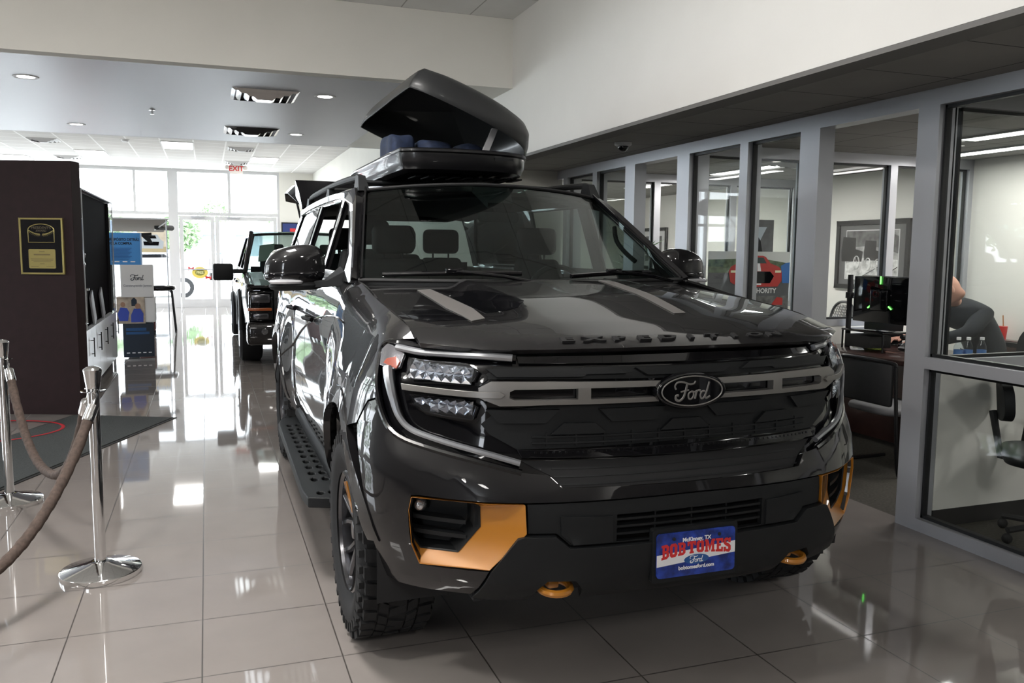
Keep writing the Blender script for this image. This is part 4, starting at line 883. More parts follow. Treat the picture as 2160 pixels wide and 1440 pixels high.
# ================================================================ things in the hall
def post(label, x, y):
    t = thing('rope_stanchion', label, 'stanchion', (x, y, 0), group='chrome rope stanchions')
    obj('base', MB().lathe([(0, 0), (.178, 0), (.18, .004), (.18, .026), (.176, .030), (.06, .058), (.045, .066), (.03, .068), (0, .068)], 56, cap=False), CHROME, t)
    obj('pole', MB().cyl((0, 0, .06), (0, 0, .90), .0255, 32), CHROME, t)
    obj('finial', MB().lathe([(.028, .885), (.030, .90), (.040, .975), (.041, .985), (.036, .992), (.026, 1.000), (0, 1.004)], 32, cap=False), CHROME, t)
    obj('ring_plate', MB().lathe([(.026, .882), (.054, .884), (.054, .888), (.026, .890)], 32, cap=False), CHROME, t)
    return t
post('chrome rope stanchion standing nearest the camera, two ropes hooked to its top', -.515, 4.33)
post('chrome rope stanchion cut by the left edge of the photo', -1.165, 5.74)
VELV = mat('brown_velvet', (.075, .052, .042), .85, noise=.3, nscale=60, bump=.6, bscale=120)
def rope(label, A, B, sag, lean=0.):
    A, B = Vector(A), Vector(B); t = thing('velvet_rope', label, 'rope', tuple(A), group='brown velvet ropes'); N = 26; P = []
    for i in range(N+1):
        k = i/N; p = A.lerp(B, k); p.z -= sag*(1-abs(2*k-1)**2.3); P.append(p-A)
    hook = []
    for e, d in ((0, 1), (N, -1)):
        a, b = P[e], P[e+3*d]; n = (b-a).normalized(); obj('end_cap', MB().tube([a+n*.015, a+n*.022, a+n*.09, a+n*.10], [.010, .024, .026, .025], 20), CHROME, t)
        obj('hook', MB().tube(cat_rom([a+n*.02, a+Vector((.004, 0, .02)), a+Vector((0, 0, .045)), a+Vector((-.008, 0, .04))], 4), .005, 8), CHROME, t)
    body = P[3:-3]; n0 = (P[3]-P[0]).normalized()*.085; n1 = (P[-4]-P[-1]).normalized()*.085
    fine = cat_rom([P[0]+n0]+P[2:-2]+[P[-1]+n1], 5)
    obj('cord', MB().tube(fine, [.0235+.0012*math.sin(i*2.1)+.0008*math.sin(i*5.3) for i in range(len(fine))], 18), VELV, t)
rope('brown velvet rope slung between the two chrome stanchions', (-1.125, 5.685, .845), (-.548, 4.385, .845), .50)
rope('brown velvet rope sweeping from the near stanchion out of the left edge', (-.50, 4.27, .845), (-1.42, 2.85, .845), .62)
rope('brown velvet rope hanging behind the left stanchion pole', (-1.19, 5.79, .845), (-2.1, 7.2, .845), .50)
# mat and floor ring
d1 = Vector((-.913, .409, 0)); d2 = Vector((-.409, -.913, 0)); c0 = Vector((-.335, 8.23, 0)); MM = plane_m(c0, d1, d2)
mt_ = obj('floor_mat', MB().prism([(0, 0), (.93, 0), (.93, 3.2), (0, 3.2)], .002, .010, MM), mat('charcoal_carpet_mat', (.040, .045, .045), .95, noise=.35, nscale=90, bump=.8, bscale=300)); tag(mt_, 'charcoal entrance mat with a dark rubber edge lying beside the dark cabinet', 'floor mat')
obj('rubber_edge', MB().prism([(-.03, -.03), (.96, -.03), (.96, 3.23), (-.03, 3.23)], .001, .005, MM), MATTK, mt_)
rg = [(-1.9+.70*math.cos(t), 8.02+.48*math.sin(t), .012) for t in [2*PI*k/64 for k in range(64)]]
tag(obj('ring_decal', MB().tube(rg, .014, 6, closed=True, flat=.25), mat('red_line', (.45, .02, .03), .5)), 'thin red oval line on the floor at the foot of the dark cabinet', 'floor marking')
# dark cabinet wall with plaque
BROWN = mat('dark_espresso_laminate', (.020, .009, .010), .55, noise=.12, nscale=14, spec=.25)
KM = plane_m((-1.135, 8.66, 0), (-.94, .34, 0), (0, 0, 1))   # local z points towards the camera side
kb = thing('display_panel', 'tall dark espresso partition panel at the left, carrying the gold framed plaque', 'cabinet', (0, 0, 0))
obj('panel', MB().prism([(0, 0), (1.6, 0), (1.6, 2.33), (0, 2.33)], 0, .16, KM), BROWN, kb, bevel=.004)
nz = KM.to_3x3() @ Vector((0, 0, 1))
PQ = KM @ Matrix.Translation((.30, 1.565, .0)) if nz.y < 0 else KM @ Matrix.Translation((.30, 1.565, -.16))
PQ = plane_m(PQ.translation+Vector((-.34*.06, -.94*.06, 0))*.0, (.94, -.34, 0), (0, 0, 1)); 
face = Vector((-1.135, 8.66, 0))+Vector((-.94, .34, 0))*.285; n_ = Vector((-.34, -.94, 0)).normalized()
PQ = plane_m(face+Vector((0, 0, 1.56))+n_*.002, (.94, -.34, 0), (0, 0, 1))
pl = thing('award_plaque', 'gold framed black award plaque with a gold text plate on the dark cabinet', 'plaque', tuple(PQ.translation))
GOLD = mat('pale_gold', (.50, .42, .16), .35, .7); PI_ = PQ.copy(); PI_.translation = (0, 0, 0)
obj('backing', MB().prism(rrect(.39, .505, .004), 0, .016, PI_), mat('plaque_black', (.006, .006, .008), .08, 0, 1), pl)
fm = MB(); 
for a in ((-.197, -.183, -.254, .254), (.183, .197, -.254, .254), (-.197, .197, -.254, -.240), (-.197, .197, .240, .254)): fm.prism([(a[0], a[2]), (a[1], a[2]), (a[1], a[3]), (a[0], a[3])], .0, .022, PI_)
obj('frame', fm, GOLD, pl, bevel=.002)
gp = obj('text_plate', MB().prism(rrect(.245, .175, .012), .016, .020, PI_ @ Matrix.Translation((.0, -.115, 0))), GOLD, pl)
lines = MB()
for i, (w_, h_) in enumerate(((.05, .006), (.15, .012), (.21, .004), (.20, .004), (.16, .004), (.04, .004), (.07, .003), (.07, .003))):
    y = (.065, .035, .0, -.012, -.024, -.045, -.068, -.068)[i]; xo = (0, 0, 0, 0, 0, 0, -.07, .07)[i]
    lines.prism([(xo-w_/2, y), (xo+w_/2, y), (xo+w_/2, y+h_), (xo-w_/2, y+h_)], .020, .0206, PI_ @ Matrix.Translation((0, -.118, 0)))
obj('fine_print', lines, mat('engraved_line', (.18, .14, .05), .6), gp)
arch = [(-.118, .02), (.118, .02), (.118, .13)]+[(.118*math.cos(t), .13+.055*math.sin(t)) for t in [PI*k/16 for k in range(1, 16)]]+[(-.118, .13)]
obj('arch_border', MB().tube([PI_ @ Vector((a, b+.015, .018)) for a, b in arch], .004, 6, closed=True), GOLD, pl)
lv = MB()
for sgn in (-1, 1):
    for k in range(9):
        a = -.25-k*.155; x, y = sgn*.112*math.cos(a-.35+1.9)*1.0, 0
        tt = k/8; x = sgn*(.105-.098*tt); y = .135-.035*math.sin(tt*PI/2)
        for q in (-1, 1): lv.prism([(x, y), (x+sgn*.010, y+q*.010+.004), (x+sgn*.018, y+q*.012), (x+sgn*.008, y+q*.002)], .017, .020, PI_)
obj('laurel', lv, GOLD, pl)
obj('award_lettering', txt(txt(MB(), "PRESIDENT'S", .032, PI_ @ Matrix.Translation((0, .165, .017)), .0005), 'AWARD', .026, PI_ @ Matrix.Translation((0, .138, .017)), .0005), mat('dim_bronze', (.13, .11, .07), .4, .6), pl)
# white base units with glass showcase
WLAM = mat('white_laminate', (.75, .77, .80), .3)
cb = thing('base_cabinet', 'low white laminate base cabinet with bar handles, under the glass showcase', 'cabinet', (-1.15, 8.72, 0))
obj('body', MB().box(-.55, -.02, 0.42, 3.60, .10, .70), WLAM, cb); obj('plinth', MB().box(-.52, -.06, .42, 3.58, 0, .10), BROWN, cb)
for i in range(5):
    y0 = .42+i*.636; dd = obj('door', MB().box(-.018, .0, y0+.004, y0+.632, .11, .70), WLAM, cb, bevel=.002)
    yh = y0+.56; obj('handle', MB().cyl((.028, yh, .42), (.028, yh, .62), .006, 8).cyl((0, yh, .45), (.028, yh, .45), .005, 6).cyl((0, yh, .59), (.028, yh, .59), .005, 6), MATTK, dd)
obj('countertop', MB().box(-.56, .01, .30, 3.62, .70, .722), WLAM, cb)
sc_ = thing('glass_showcase', 'glass showcase with a black back panel and pale edges, on the white base cabinet', 'display case', (-1.15, 8.72, .722))
obj('back_panel', MB().box(-.07, -.05, .72, 3.35, .0, 1.39), mat('matt_black_panel', (.005, .004, .005), .9, spec=.03), sc_); obj('black_fin', MB().box(-.15, -.02, 3.33, 3.36, .0, 1.39), MATTK, sc_)
obj('top', MB().box(-.50, .0, .30, 3.60, 1.40, 1.415), BROWN, sc_)
obj('side_glass', MB().box(-.008, -.002, .12, .70, 0, 1.40).box(-.008, -.002, 3.37, 3.58, 0, 1.40), CLEAR, sc_); obj('end_glass', MB().box(-.5, -.01, 3.59, 3.596, 0, 1.40), CLEAR, sc_)
for y in (.10, .70, 3.58): obj('edge_strip', MB().box(-.012, .002, y, y+.02, 0, 1.40), FRAMEW, sc_)
for k, (y, a) in enumerate(((1.5, .35), (2.35, .35))):
    M_ = Matrix.Translation((-1.165, 8.72+y, .732)) @ Matrix.Rotation(-.06, 4, 'Y') @ Matrix.Rotation(a, 4, 'X'); tag(obj('leaning_plate', MB().rbox(-.01, .01, -.10, .12, .0, .34, .004, M_), mat('grey_plate', (.35, .36, .38), .4, .3)), 'thin grey display plate leaning in the showcase, %s' % ('front one' if k == 0 else 'rear one'), 'display plate', 'plates leaning in the showcase')
tr_ = MB().lathe([(.0, 0), (.05, 0), (.05, .02), (.015, .03), (.01, .20), (.03, .26), (.012, .30), (.035, .36), (.0, .40)], 20, Matrix.Translation((-1.175, 9.5, 1.12)), cap=False)
tro = thing('trophy', 'silver figurine trophy on a thin post in the showcase', 'trophy', (0, 0, 0)); obj('figure', tr_, CHROME, tro); obj('pedestal', MB().box(-1.20, -1.15, 9.47, 9.53, .724, 1.12), CLEAR, tro)
# cardboard display tower
tw = thing('cardboard_display', 'stacked cardboard display tower of blue, white and photo boxes behind the showcase', 'display stand', (-.93, 13.0, 0))
def tbox(nm, cx_, w_, z0, z1, m, rz, label, d=.32): 
    o_ = obj(nm, MB().box(-w_/2, w_/2, -d/2, d/2, z0, z1), m, tw, loc=(cx_, 0, 0), rot=(0, 0, rz), bevel=.003); o_['label'] = label; return o_
BLUEC = mat('print_sky_blue', (.06, .26, .62), .6); DNAVY = mat('print_dark_navy', (.008, .018, .035), .5); PAPER = mat('print_paper_white', (.70, .70, .70), .7)
b1 = tbox('dark_box', .0, .40, .03, .50, DNAVY, .06, 'dark navy bottom box'); b2 = tbox('photo_box', -.08, .36, .50, .87, mat('photo_tan', (.40, .33, .26), .6, noise=.4, nscale=9), .0, 'box printed with a photo of people in blue shirts')
b3 = tbox('white_box', -.0, .42, .87, 1.32, PAPER, .10, 'white box with a handwritten name'); b4 = tbox('blue_box', -.14, .42, 1.32, 1.76, BLUEC, .0, 'sky blue box with dark printed text')
fr_ = lambda x, z: plane_m((x, -.162, z), (1, 0, 0), (0, 0, 1))
obj('script_word', script_mb(MB(), fr_(.0, 1.14), .085, .1), DNAVY, b3); obj('caption', txt(MB(), 'Construyendo Juntos', .042, fr_(.0, 1.03), .0005), mat('grey_print', (.25, .26, .30), .6), b3)
obj('headline', txt(txt(MB(), 'PROPÓSITO DETRÁS', .052, fr_(-.0, 1.665), .0012, sx=.82), 'DE LA COMPRA', .052, fr_(-.045, 1.612), .0012, sx=.82), DNAVY, b4)
mb = MB()
for k in range(9): mb.box(-.15, .10-.02*(k % 3), -.1635, -.162, 1.545-.019*k, 1.551-.019*k)
obj('small_print', mb, mat('print_mid_blue', (.03, .12, .35), .6), b4); mb = MB()
for k in range(3): mb.box(-.12+.10*k, -.06+.10*k, -.1635, -.162, 1.355, 1.37)
obj('footer', mb, WHT, b4); mb = MB()
for k in range(5): mb.box(-.16+.07*k, -.12+.07*k, -.1635, -.162, .085, .097)
obj('footer', mb, WHT, b1); obj('headline', MB().box(-.16, .10, -.1635, -.162, .40, .44).box(-.16, .14, -.1635, -.162, .35, .385), mat('print_deep_blue', (.01, .07, .20), .5), b1)
mb = MB().prism([(-.15, .02), (-.04, .02), (-.02, .14), (-.05, .20), (-.13, .21), (-.17, .12)], .0, .002, fr_(0, .52)).prism([(-.0, .0), (.155, .0), (.16, .12), (.12, .19), (.04, .19), (.0, .10)], .0, .002, fr_(0, .52)); obj('printed_shirts', mb, mat('print_royal_blue', (.03, .06, .35), .6), b2)
obj('printed_face', MB().prism([(.03*math.cos(t)-.10, .25+.035*math.sin(t)) for t in [k*PI/6 for k in range(12)]], 0, .002, fr_(0, .52)), mat('print_skin', (.30, .17, .11), .7), b2)
obj('printed_face', MB().prism([(.035*math.cos(t)+.09, .225+.04*math.sin(t)) for t in [k*PI/6 for k in range(12)]], 0, .002, fr_(0, .52)), mat('print_skin', (.30, .17, .11), .7), b2)
obj('printed_figure', MB().prism([(.02, .22), (.09, .22), (.09, .30), (.065, .33), (.045, .33), (.02, .30)], 0, .0015, fr_(-.01, .53)), DNAVY, b2)
tbox('side_card', -.02, .34, .52, .86, PAPER, .0, 'white side card', .30).location.x = .06
# things by the rear glass
aw = thing('awning', 'tan vehicle awning stretched out with a slim pole, by the rear windows', 'awning', (-1.3, 18.0, 0))
obj('canopy', MB().loft([[(-1.6, 0, 2.12), (.60, 0, 2.12), (.60, 0, 2.10), (-1.6, 0, 2.10)], [(-1.6, 2.0, 1.92), (.44, 2.0, 1.92), (.44, 2.0, 1.90), (-1.6, 2.0, 1.90)]]), mat('tan_canvas', (.22, .20, .18), .85), aw)
obj('pole', MB().cyl((.575, .02, 0), (.575, .02, 2.10), .012, 8), ALU, aw); obj('front_rail', MB().cyl((-1.6, 0, 2.12), (.62, 0, 2.12), .016, 8).cyl((.30, 1.3, 1.93), (.60, .05, 2.08), .012, 8), FRAMEW, aw)
rk = MB().tube(cat_rom([(-1.6, 1.2, 1.82), (-.2, 1.2, 1.82), (.12, 1.2, 1.83), (.24, 1.2, 1.84)], 6), .035, 8).prism([(.02, -.0), (.18, -.0), (.26, -.16), (.20, -.17), (.12, -.10)], -.02, .02, plane_m((-.0, 1.2, 1.82), (1, 0, 0), (0, 0, 1))).cyl((-.55, 1.2, 1.82), (-.55, 1.2, 0), .03).cyl((-1.0, 1.2, 1.82), (-1.0, 1.2, 0), .05)
obj('rolled_cover', MB().cyl((.36, .9, 1.98), (.62, 1.6, 1.98), .055, 12), MATTK, aw)
tag(obj('surfboard_rack', rk, MATTK, loc=(-1.3, 18.0, 0)), 'black board with a fin on dark posts under the tan awning', 'rack')
tb = thing('folding_table', 'small folding table with a black cover beside the rear windows', 'table', (-.83, 17.0, 0))
obj('table_cover', MB().blob((0, 0, .82), (.28, .25, .055), 4, 24, 8), GLOSSK, tb, smooth=60)
for sx in (-1, 1):
    for sy in (-1, 1): obj('leg', MB().cyl((sx*.20, sy*.15, .80), (sx*.26, sy*.2, 0), .014, 8), MATTK, tb)
cs = thing('drawer_box', 'dark red brown box on casters left of the folding table', 'box', (-1.02, 16.5, 0)); obj('body', MB().rbox(-.15, .13, -.14, .14, .08, .62, .02), mat('oxblood', (.09, .02, .018), .45), cs)
for sx in (-1, 1):
    for sy in (-1, 1): obj('caster', MB().cyl((sx*.1-.01, sy*.1, .035), (sx*.1+.02, sy*.1, .035), .035, 10).box(sx*.1-.01, sx*.1+.01, sy*.1-.01, sy*.1+.01, .03, .09), MATTK, cs)
ch = thing('folding_chair', 'low black folding chair left of the folding table', 'chair', (-1.25, 17.6, 0)); obj('seat', MB().rbox(-.22, .22, -.2, .2, .42, .46, .015), INTER, ch); obj('backrest', MB().rbox(-.22, .22, .18, .21, .5, 1.0, .015), INTER, ch)
for sx in (-1, 1): obj('leg', MB().cyl((sx*.2, -.2, 0), (sx*.2, .22, 1.0), .012).cyl((sx*.2, .22, 0), (sx*.2, -.2, .45), .012), MATTK, ch)
po = thing('window_poster', 'sales event poster with a silver pickup on the left rear window', 'poster', (-1.33, 23.84, 1.62)); fp = lambda x, z, d=0.: plane_m((x, -.012-d, z), (1, 0, 0), (0, 0, 1))
obj('sheet', MB().box(-.33, .36, -.01, 0, -.18, .62), mat('poster_tan', (.62, .55, .44), .7, noise=.2, nscale=4), po); obj('title', txt(MB(), 'SALES EVENT', .13, fp(.02, .50), .002, sx=.9), BLUEC, po)
obj('printed_ground', MB().box(-.33, .36, -.012, -.01, -.18, -.03), mat('poster_sand', (.45, .37, .22), .7), po)
obj('printed_truck', MB().prism([(-.28, -.08), (.28, -.08), (.30, .10), (.22, .16), (.15, .28), (-.15, .28), (-.22, .16), (-.30, .10)], 0, .003, fp(0, .0)), mat('poster_silver', (.42, .46, .50), .5), po)
obj('printed_grille', MB().prism([(-.17, .0), (.17, .0), (.19, .10), (-.19, .10)], .003, .005, fp(0, 0)).prism([(-.13, .18), (.13, .18), (.10, .26), (-.10, .26)], .003, .005, fp(0, 0)), GLOSSK, po)
sk_ = thing('door_sticker', 'round yellow sticker with red bows on the left glass door', 'sticker', (-.17, 23.90, .92)); sd = lambda x, z, d: plane_m((x, -.0-d, z), (1, 0, 0), (0, 0, 1))
obj('disc', MB().prism([(.20*math.cos(t), .15*math.sin(t)) for t in [k*PI/14 for k in range(28)]], 0, .004, sd(0, 0, .0)), mat('sticker_yellow', (.75, .60, .12), .5), sk_)
obj('centre', MB().prism([(.12*math.cos(t), .08*math.sin(t)) for t in [k*PI/12 for k in range(24)]], 0, .002, sd(0, 0, .004)), mat('sticker_olive', (.22, .22, .05), .5), sk_); obj('word', txt(MB(), 'FREE', .085, sd(0, 0, .007), .002), mat('sticker_cream', (.8, .75, .4), .5), sk_)
for x, z in ((-.22, .10), (.20, -.13)): obj('bow', MB().prism([(-.07, -.05), (0, -.015), (.07, -.05), (.08, .05), (0, .02), (-.07, .06)], 0, .004, sd(x, z, .0)), RED, sk_)
wp = thing('wall_screen', 'small dark framed blue picture on the cream rear wall by the truck', 'picture', (2.16, 23.88, 2.1)); obj('frame', MB().box(-.22, .22, -.03, 0, -.18, .18), MATTK, wp); obj('image', MB().box(-.19, .19, -.034, -.03, -.15, .15), mat('deep_blue_image', (.02, .04, .18), .3), wp); obj('red_mark', MB().box(.0, .15, -.036, -.034, -.07, .02), RED, wp)
lf = thing('poster_stand', 'sliver of an orange and black striped display at the left edge', 'display', (-2.1, 10.3, 0))
obj('board', MB().box(-.4, .085, 0, .03, .95, 1.6), mat('tiger_stripes', (.05, .02, .02), .5), lf); obj('stand_leg', MB().cyl((.05, .015, 0), (.05, .015, .95), .015).cyl((-.35, .015, 0), (-.35, .015, .95), .015), ALU, lf)
mb = MB()
for k in range(7): mb.prism([(-.38, -.02+k*.085), (.08, .03+k*.085), (.08, .06+k*.085), (-.38, .03+k*.085)], 0, .003, plane_m((0, -.001, .97), (1, 0, 0), (0, 0, 1)))
obj('stripes', mb, mat('flame_orange', (.65, .17, .02), .5), lf)
# ---------------------------------------------------------------- black pickup behind
PK = thing('pickup_truck', 'black full size pickup with tall towing mirrors parked behind the large dark SUV', 'truck', (1.42, 11.35, 0))
PB = mat('black_pickup_paint', (.007, .006, .006), .3, 0, 1., coatr=.01, spec=.1)
def pk(name, mb, m, parent=None, **k): return obj(name, mb, m, parent or PK, **k)
for sg in (-1, 1):
    side = [(.05, 1.10), (.9, 1.16), (1.55, 1.20), (3.3, 1.22), (5.6, 1.20), (5.7, .75)]+[(4.75+.50*math.cos(math.radians(a)), .47+.50*math.sin(math.radians(a))) for a in range(10, 171, 16)]+[(4.2, .55), (1.5, .55)]+[(.97+.50*math.cos(math.radians(a)), .47+.50*math.sin(math.radians(a))) for a in range(10, 171, 16)]+[(.02, .62)]
    pm = lambda a, b, o, sg=sg: (sg*((.96 if a > .25 else .90+.06*math.sin(a/.25*PI/2))+.035*math.exp(-((b-.95)/.25)**2)-.05*smooth(1.05, 1.22, b)+o), a, b)
    pk('side_panel', MB().conform([side], pm, 0, .08, step=.12), PB, bevel=.02)
    for v in (.97, 4.75):
        w_ = pk('wheel', MB().lathe([(.0, -.01), (.24, -.01), (.25, -.03), (.36, -.03), (.40, 0), (.405, .24), (.36, .27), (0, .27)], 40, ax='X', cap=False), RUBBER, loc=(sg*.99, v, .405), rot=(0, 0, 0 if sg < 0 else PI)); pk('rim', MB().lathe([(0, -.02), (.08, -.025), (.20, -.015), (.235, -.03), (.24, -.012)], 6, ax='X', cap=False), DARKRIM, w_)
    pk('wheel_arch', MB().tube([(sg*1.0, .97+.50*math.cos(math.radians(a)), .47+.50*math.sin(math.radians(a))) for a in range(0, 181, 12)], .035, 8), SATINK)
    pk('towing_mirror', MB().rbox(*sorted((sg*1.06, sg*1.34)), 1.50, 1.62, 1.10, 1.34, .03).rbox(*sorted((sg*.90, sg*1.1)), 1.53, 1.59, 1.20, 1.26, .01), SATINK)
    for v in (2.4, 3.2): pk('door_handle', MB().rbox(*sorted((sg*.97, sg*1.01)), v, v+.2, 1.04, 1.08, .01), PB)
    h = pk('headlight', MB().rbox(*sorted((sg*.62, sg*.93)), -.04, .22, .62, 1.02, .03), GLOSSK); pk('lamp', MB().rbox(*sorted((sg*.66, sg*.90)), -.055, -.03, .86, .98, .02), mat('dim_lamp_reflector', (.12, .12, .13), .2, .8), h); pk('marker', MB().rbox(*sorted((sg*.64, sg*.94)), -.06, .1, .76, .80, .01), mat('orange_marker', (.35, .08, .015), .3, 0, 1), h); pk('lamp', MB().rbox(*sorted((sg*.68, sg*.88)), -.055, -.03, .65, .73, .02), MT['dim_lamp_reflector'], h)
    ws_ = [(1.50, 1.20), (2.10, 1.78), (4.0, 1.80), (4.35, 1.20)]; wa = [(1.85, 1.26), (2.22, 1.70), (2.85, 1.73), (2.85, 1.26)]; wb2 = [(2.95, 1.26), (2.95, 1.73), (3.8, 1.73), (4.0, 1.26)]
    pk('cab_side', MB().conform([ws_, wa, wb2], lambda a, b, o, sg=sg: (sg*(.93-(b-1.2)*.28+o), a, b), 0, .05, step=.2), PB, bevel=.006)
    pk('side_glass', MB().conform([wa, wb2][:1], lambda a, b, o, sg=sg: (sg*(.93-(b-1.2)*.28+o), a, b), -.02, .004, step=.5), CARGL2); pk('side_glass', MB().conform([wb2], lambda a, b, o, sg=sg: (sg*(.93-(b-1.2)*.28+o), a, b), -.02, .004, step=.5), CARGL2)
pk('bonnet', MB().conform([[(-.90, 0.04), (-.45, -.02), (.45, -.02), (.90, .04), (.90, 1.55), (0, 1.40), (-.90, 1.55)]], lambda a, b, o: (a, b, 1.10+.09*b-.02*(a/.9)**2+.03*(1-smooth(.5, .62, abs(a)))+o), 0, .04, step=.1), PB, bevel=.01)
pk('grille', MB().rbox(-.62, .62, -.05, .1, .62, 1.06, .03).box(-.6, .6, -.07, -.04, .80, .83).box(-.6, .6, -.07, -.04, .90, .93), SATINK); pk('front_bumper', MB().rbox(-.96, .96, -.12, .25, .32, .62, .05), PB); pk('fog_lamp', MB().cyl((-.74, -.13, .5), (-.74, -.1, .5), .04), REFL)
pk('roof', MB().conform([[(-.77, 2.12), (0, 2.0), (.77, 2.12), (.77, 3.98), (-.77, 3.98)]], lambda a, b, o: (a, b, 1.81-.03*(a/.77)**2+.02*smooth(2, 2.6, b)+o), 0, .04, step=.2), PB, bevel=.01)
wm = lambda a, b, o: (a*(.90-.13*b), 1.42+.10*a*a+b*(.60+.02)-.0, 1.20+b*.60+.02*(1-a*a)+o)
pk('windscreen', MB().conform([[(-1, 0), (0, 0), (1, 0), (1, 1), (0, 1), (-1, 1)]], wm, 0, .004, step=.2), CARGL)
for sg in (-1, 1): pk('windscreen_pillar', MB().tube([wm(sg*1.0, k/6, 0) for k in range(7)], .035, 8), PB)
pk('underbody', MB().box(-.68, .68, .2, 5.5, .35, .9).box(-.85, .85, 1.45, 1.55, .6, 1.15).box(-.7, .7, 4.0, 4.1, .9, 1.25), MATTK)
for sx in (-.4, .4): pk('seat', MB().rbox(sx-.24, sx+.24, 2.3, 2.45, .9, 1.45, .05).rbox(sx-.12, sx+.12, 2.34, 2.44, 1.47, 1.63, .03), INTER)
pk('price_sheet', MB().add([wm(-.80, .42, -.012), wm(-.52, .46, -.012), wm(-.52, .80, -.012), wm(-.80, .76, -.012), wm(-.80, .42, -.018), wm(-.52, .46, -.018), wm(-.52, .80, -.018), wm(-.80, .76, -.018)], [(0, 1, 2, 3), (7, 6, 5, 4)]), mat('pale_green_paper', (.55, .62, .55), .7), label=None) if 0 else pk('price_sheet', MB().conform([[(-.82, .30), (-.56, .34), (-.56, .74), (-.82, .70)]], wm, -.02, .002, step=.2), mat('pale_green_paper', (.55, .62, .55), .7))
# ================================================================ inside the offices
DESK = mat('dark_cherry_desk', (.035, .014, .012), .3, noise=.2, nscale=9, coat=.4)
dk = thing('office_desk', 'dark cherry office desk behind the open glass doorway', 'desk', (0, 0, 0))
obj('desktop', MB().rbox(4.90, 5.88, 4.25, 6.08, .72, .76, .008), DESK, dk); obj('front_panel', MB().box(5.12, 5.15, 4.35, 5.95, .06, .72), DESK, dk)
for y in (4.32, 5.92): obj('side_panel', MB().box(5.08, 5.9, y, y+.03, 0, .72), DESK, dk)
def monitor(x, y, z, rz, label, green, w_=.54, h=.33):
    t = thing('monitor', label, 'monitor', (x, y, z), rz); obj('case', MB().rbox(-.02, .02, -w_/2, w_/2, -h/2, h/2, .008).rbox(-.05, -.02, -.09, .09, -.09, .09, .02), GLOSSK, t); obj('screen', MB().box(.021, .022, -w_/2+.01, w_/2-.01, -h/2+.01, h/2-.01), mat('lit_screen', (.55, .65, .8), .4, emit=.8), t)
    if green:
        for a, l in ((90, 1.15), (222, .9), (318, .9)):
            c, s_ = math.cos(math.radians(a)), math.sin(math.radians(a)); g_ = MB().tube([(-.03, -c*.105*l, s_*.095*l+.02), (-.03, -c*.175*l, s_*.15*l+.02)], .006, 6); obj('light_bar', g_, mat('green_light', (.15, 1, .12), .5, emit=2.0), t)['label'] = 'glowing green bar'
    return t
monitor(5.20, 5.475, 1.185, .10, 'black monitor with three glowing green bars on its back', True, .56, .38)
monitor(5.40, 5.66, 1.21, -.05, 'second black monitor half hidden behind the one with green bars', False)
ar = thing('monitor_pole', 'black monitor pole with bracket beside the green lit monitor', 'monitor arm', (5.2, 5.85, .76))
obj('pole', MB().cyl((0, 0, 0), (0, 0, .62), .022, 16), MATTK, ar); obj('clamp', MB().cyl((0, 0, .42), (0, 0, .47), .034, 16), MATTK, ar); obj('arm', MB().tube([(0, 0, .45), (.02, -.15, .46), (.0, -.30, .42)], .018, 8).tube([(0, 0, .45), (.12, -.08, .46), (.16, -.16, .44)], .015, 8), MATTK, ar)
sh = thing('desk_shelf', 'black wire shelf with drawers under the monitors', 'shelf', (5.22, 5.60, .762)); obj('top', MB().rbox(-.12, .14, -.26, .22, .15, .168, .006), GLOSSK, sh)
for x in (-.11, .13):
    for y in (-.25, .21): obj('leg', MB().cyl((x, y, 0), (x, y, .15), .008, 8), GLOSSK, sh)
obj('mesh_drawer', MB().rbox(-.1, .12, -.10, .19, .02, .12, .004), mat('dark_mesh', (.02, .02, .02), .6), sh)
ph = thing('desk_phone', 'black desk phone standing beside the wire shelf', 'telephone', (5.46, 5.36, .762)); obj('body', MB().rbox(-.10, .10, -.09, .09, 0, .03, .008, Matrix.Rotation(-.5, 4, 'Y')).rbox(-.09, .09, -.09, -.04, .03, .06, .012, Matrix.Rotation(-.5, 4, 'Y')), mat('phone_charcoal', (.05, .05, .055), .5), ph, loc=(0, 0, .05)); obj('handset', MB().tube([(-.08, .07, .12), (0, .07, .10), (.09, .07, .03)], .02, 8), MATTK, ph); obj('foot', MB().box(-.05, .08, -.06, .06, 0, .05), MATTK, ph)
lp_ = thing('laptop', 'open laptop with a pale screen beside the column', 'laptop', (5.66, 5.93, .762), 2.45); obj('keyboard_base', MB().rbox(-.16, .16, -.22, .0, 0, .018, .004), SATINK, lp_); obj('lid', MB().rbox(-.16, .16, -.005, .005, 0, .22, .003, Matrix.Translation((0, .0, .018)) @ Matrix.Rotation(-.3, 4, 'X')), SATINK, lp_); obj('screen', MB().box(-.15, .15, -.008, -.006, .01, .21, Matrix.Translation((0, 0, .018)) @ Matrix.Rotation(-.3, 4, 'X')), MT['lit_screen'], lp_)
tag(obj('computer_mouse', MB().blob((5.655, 5.69, .779), (.05, .032, .018), 2.2, 16, 8), GLOSSK), 'black computer mouse under the hand on the desk', 'mouse')
tag(obj('notepad', MB().rbox(5.30, 5.50, 5.76, 5.90, .7605, .766, .001), mat('yellow_green_paper', (.45, .6, .05), .7)), 'yellow green notepad lying on the dark desk', 'notepad')
LABB = mat('bottle_label_blue', (.05, .16, .42), .5); WATER = glassmat('bottle_plastic', (.86, .90, .93), 1.4)
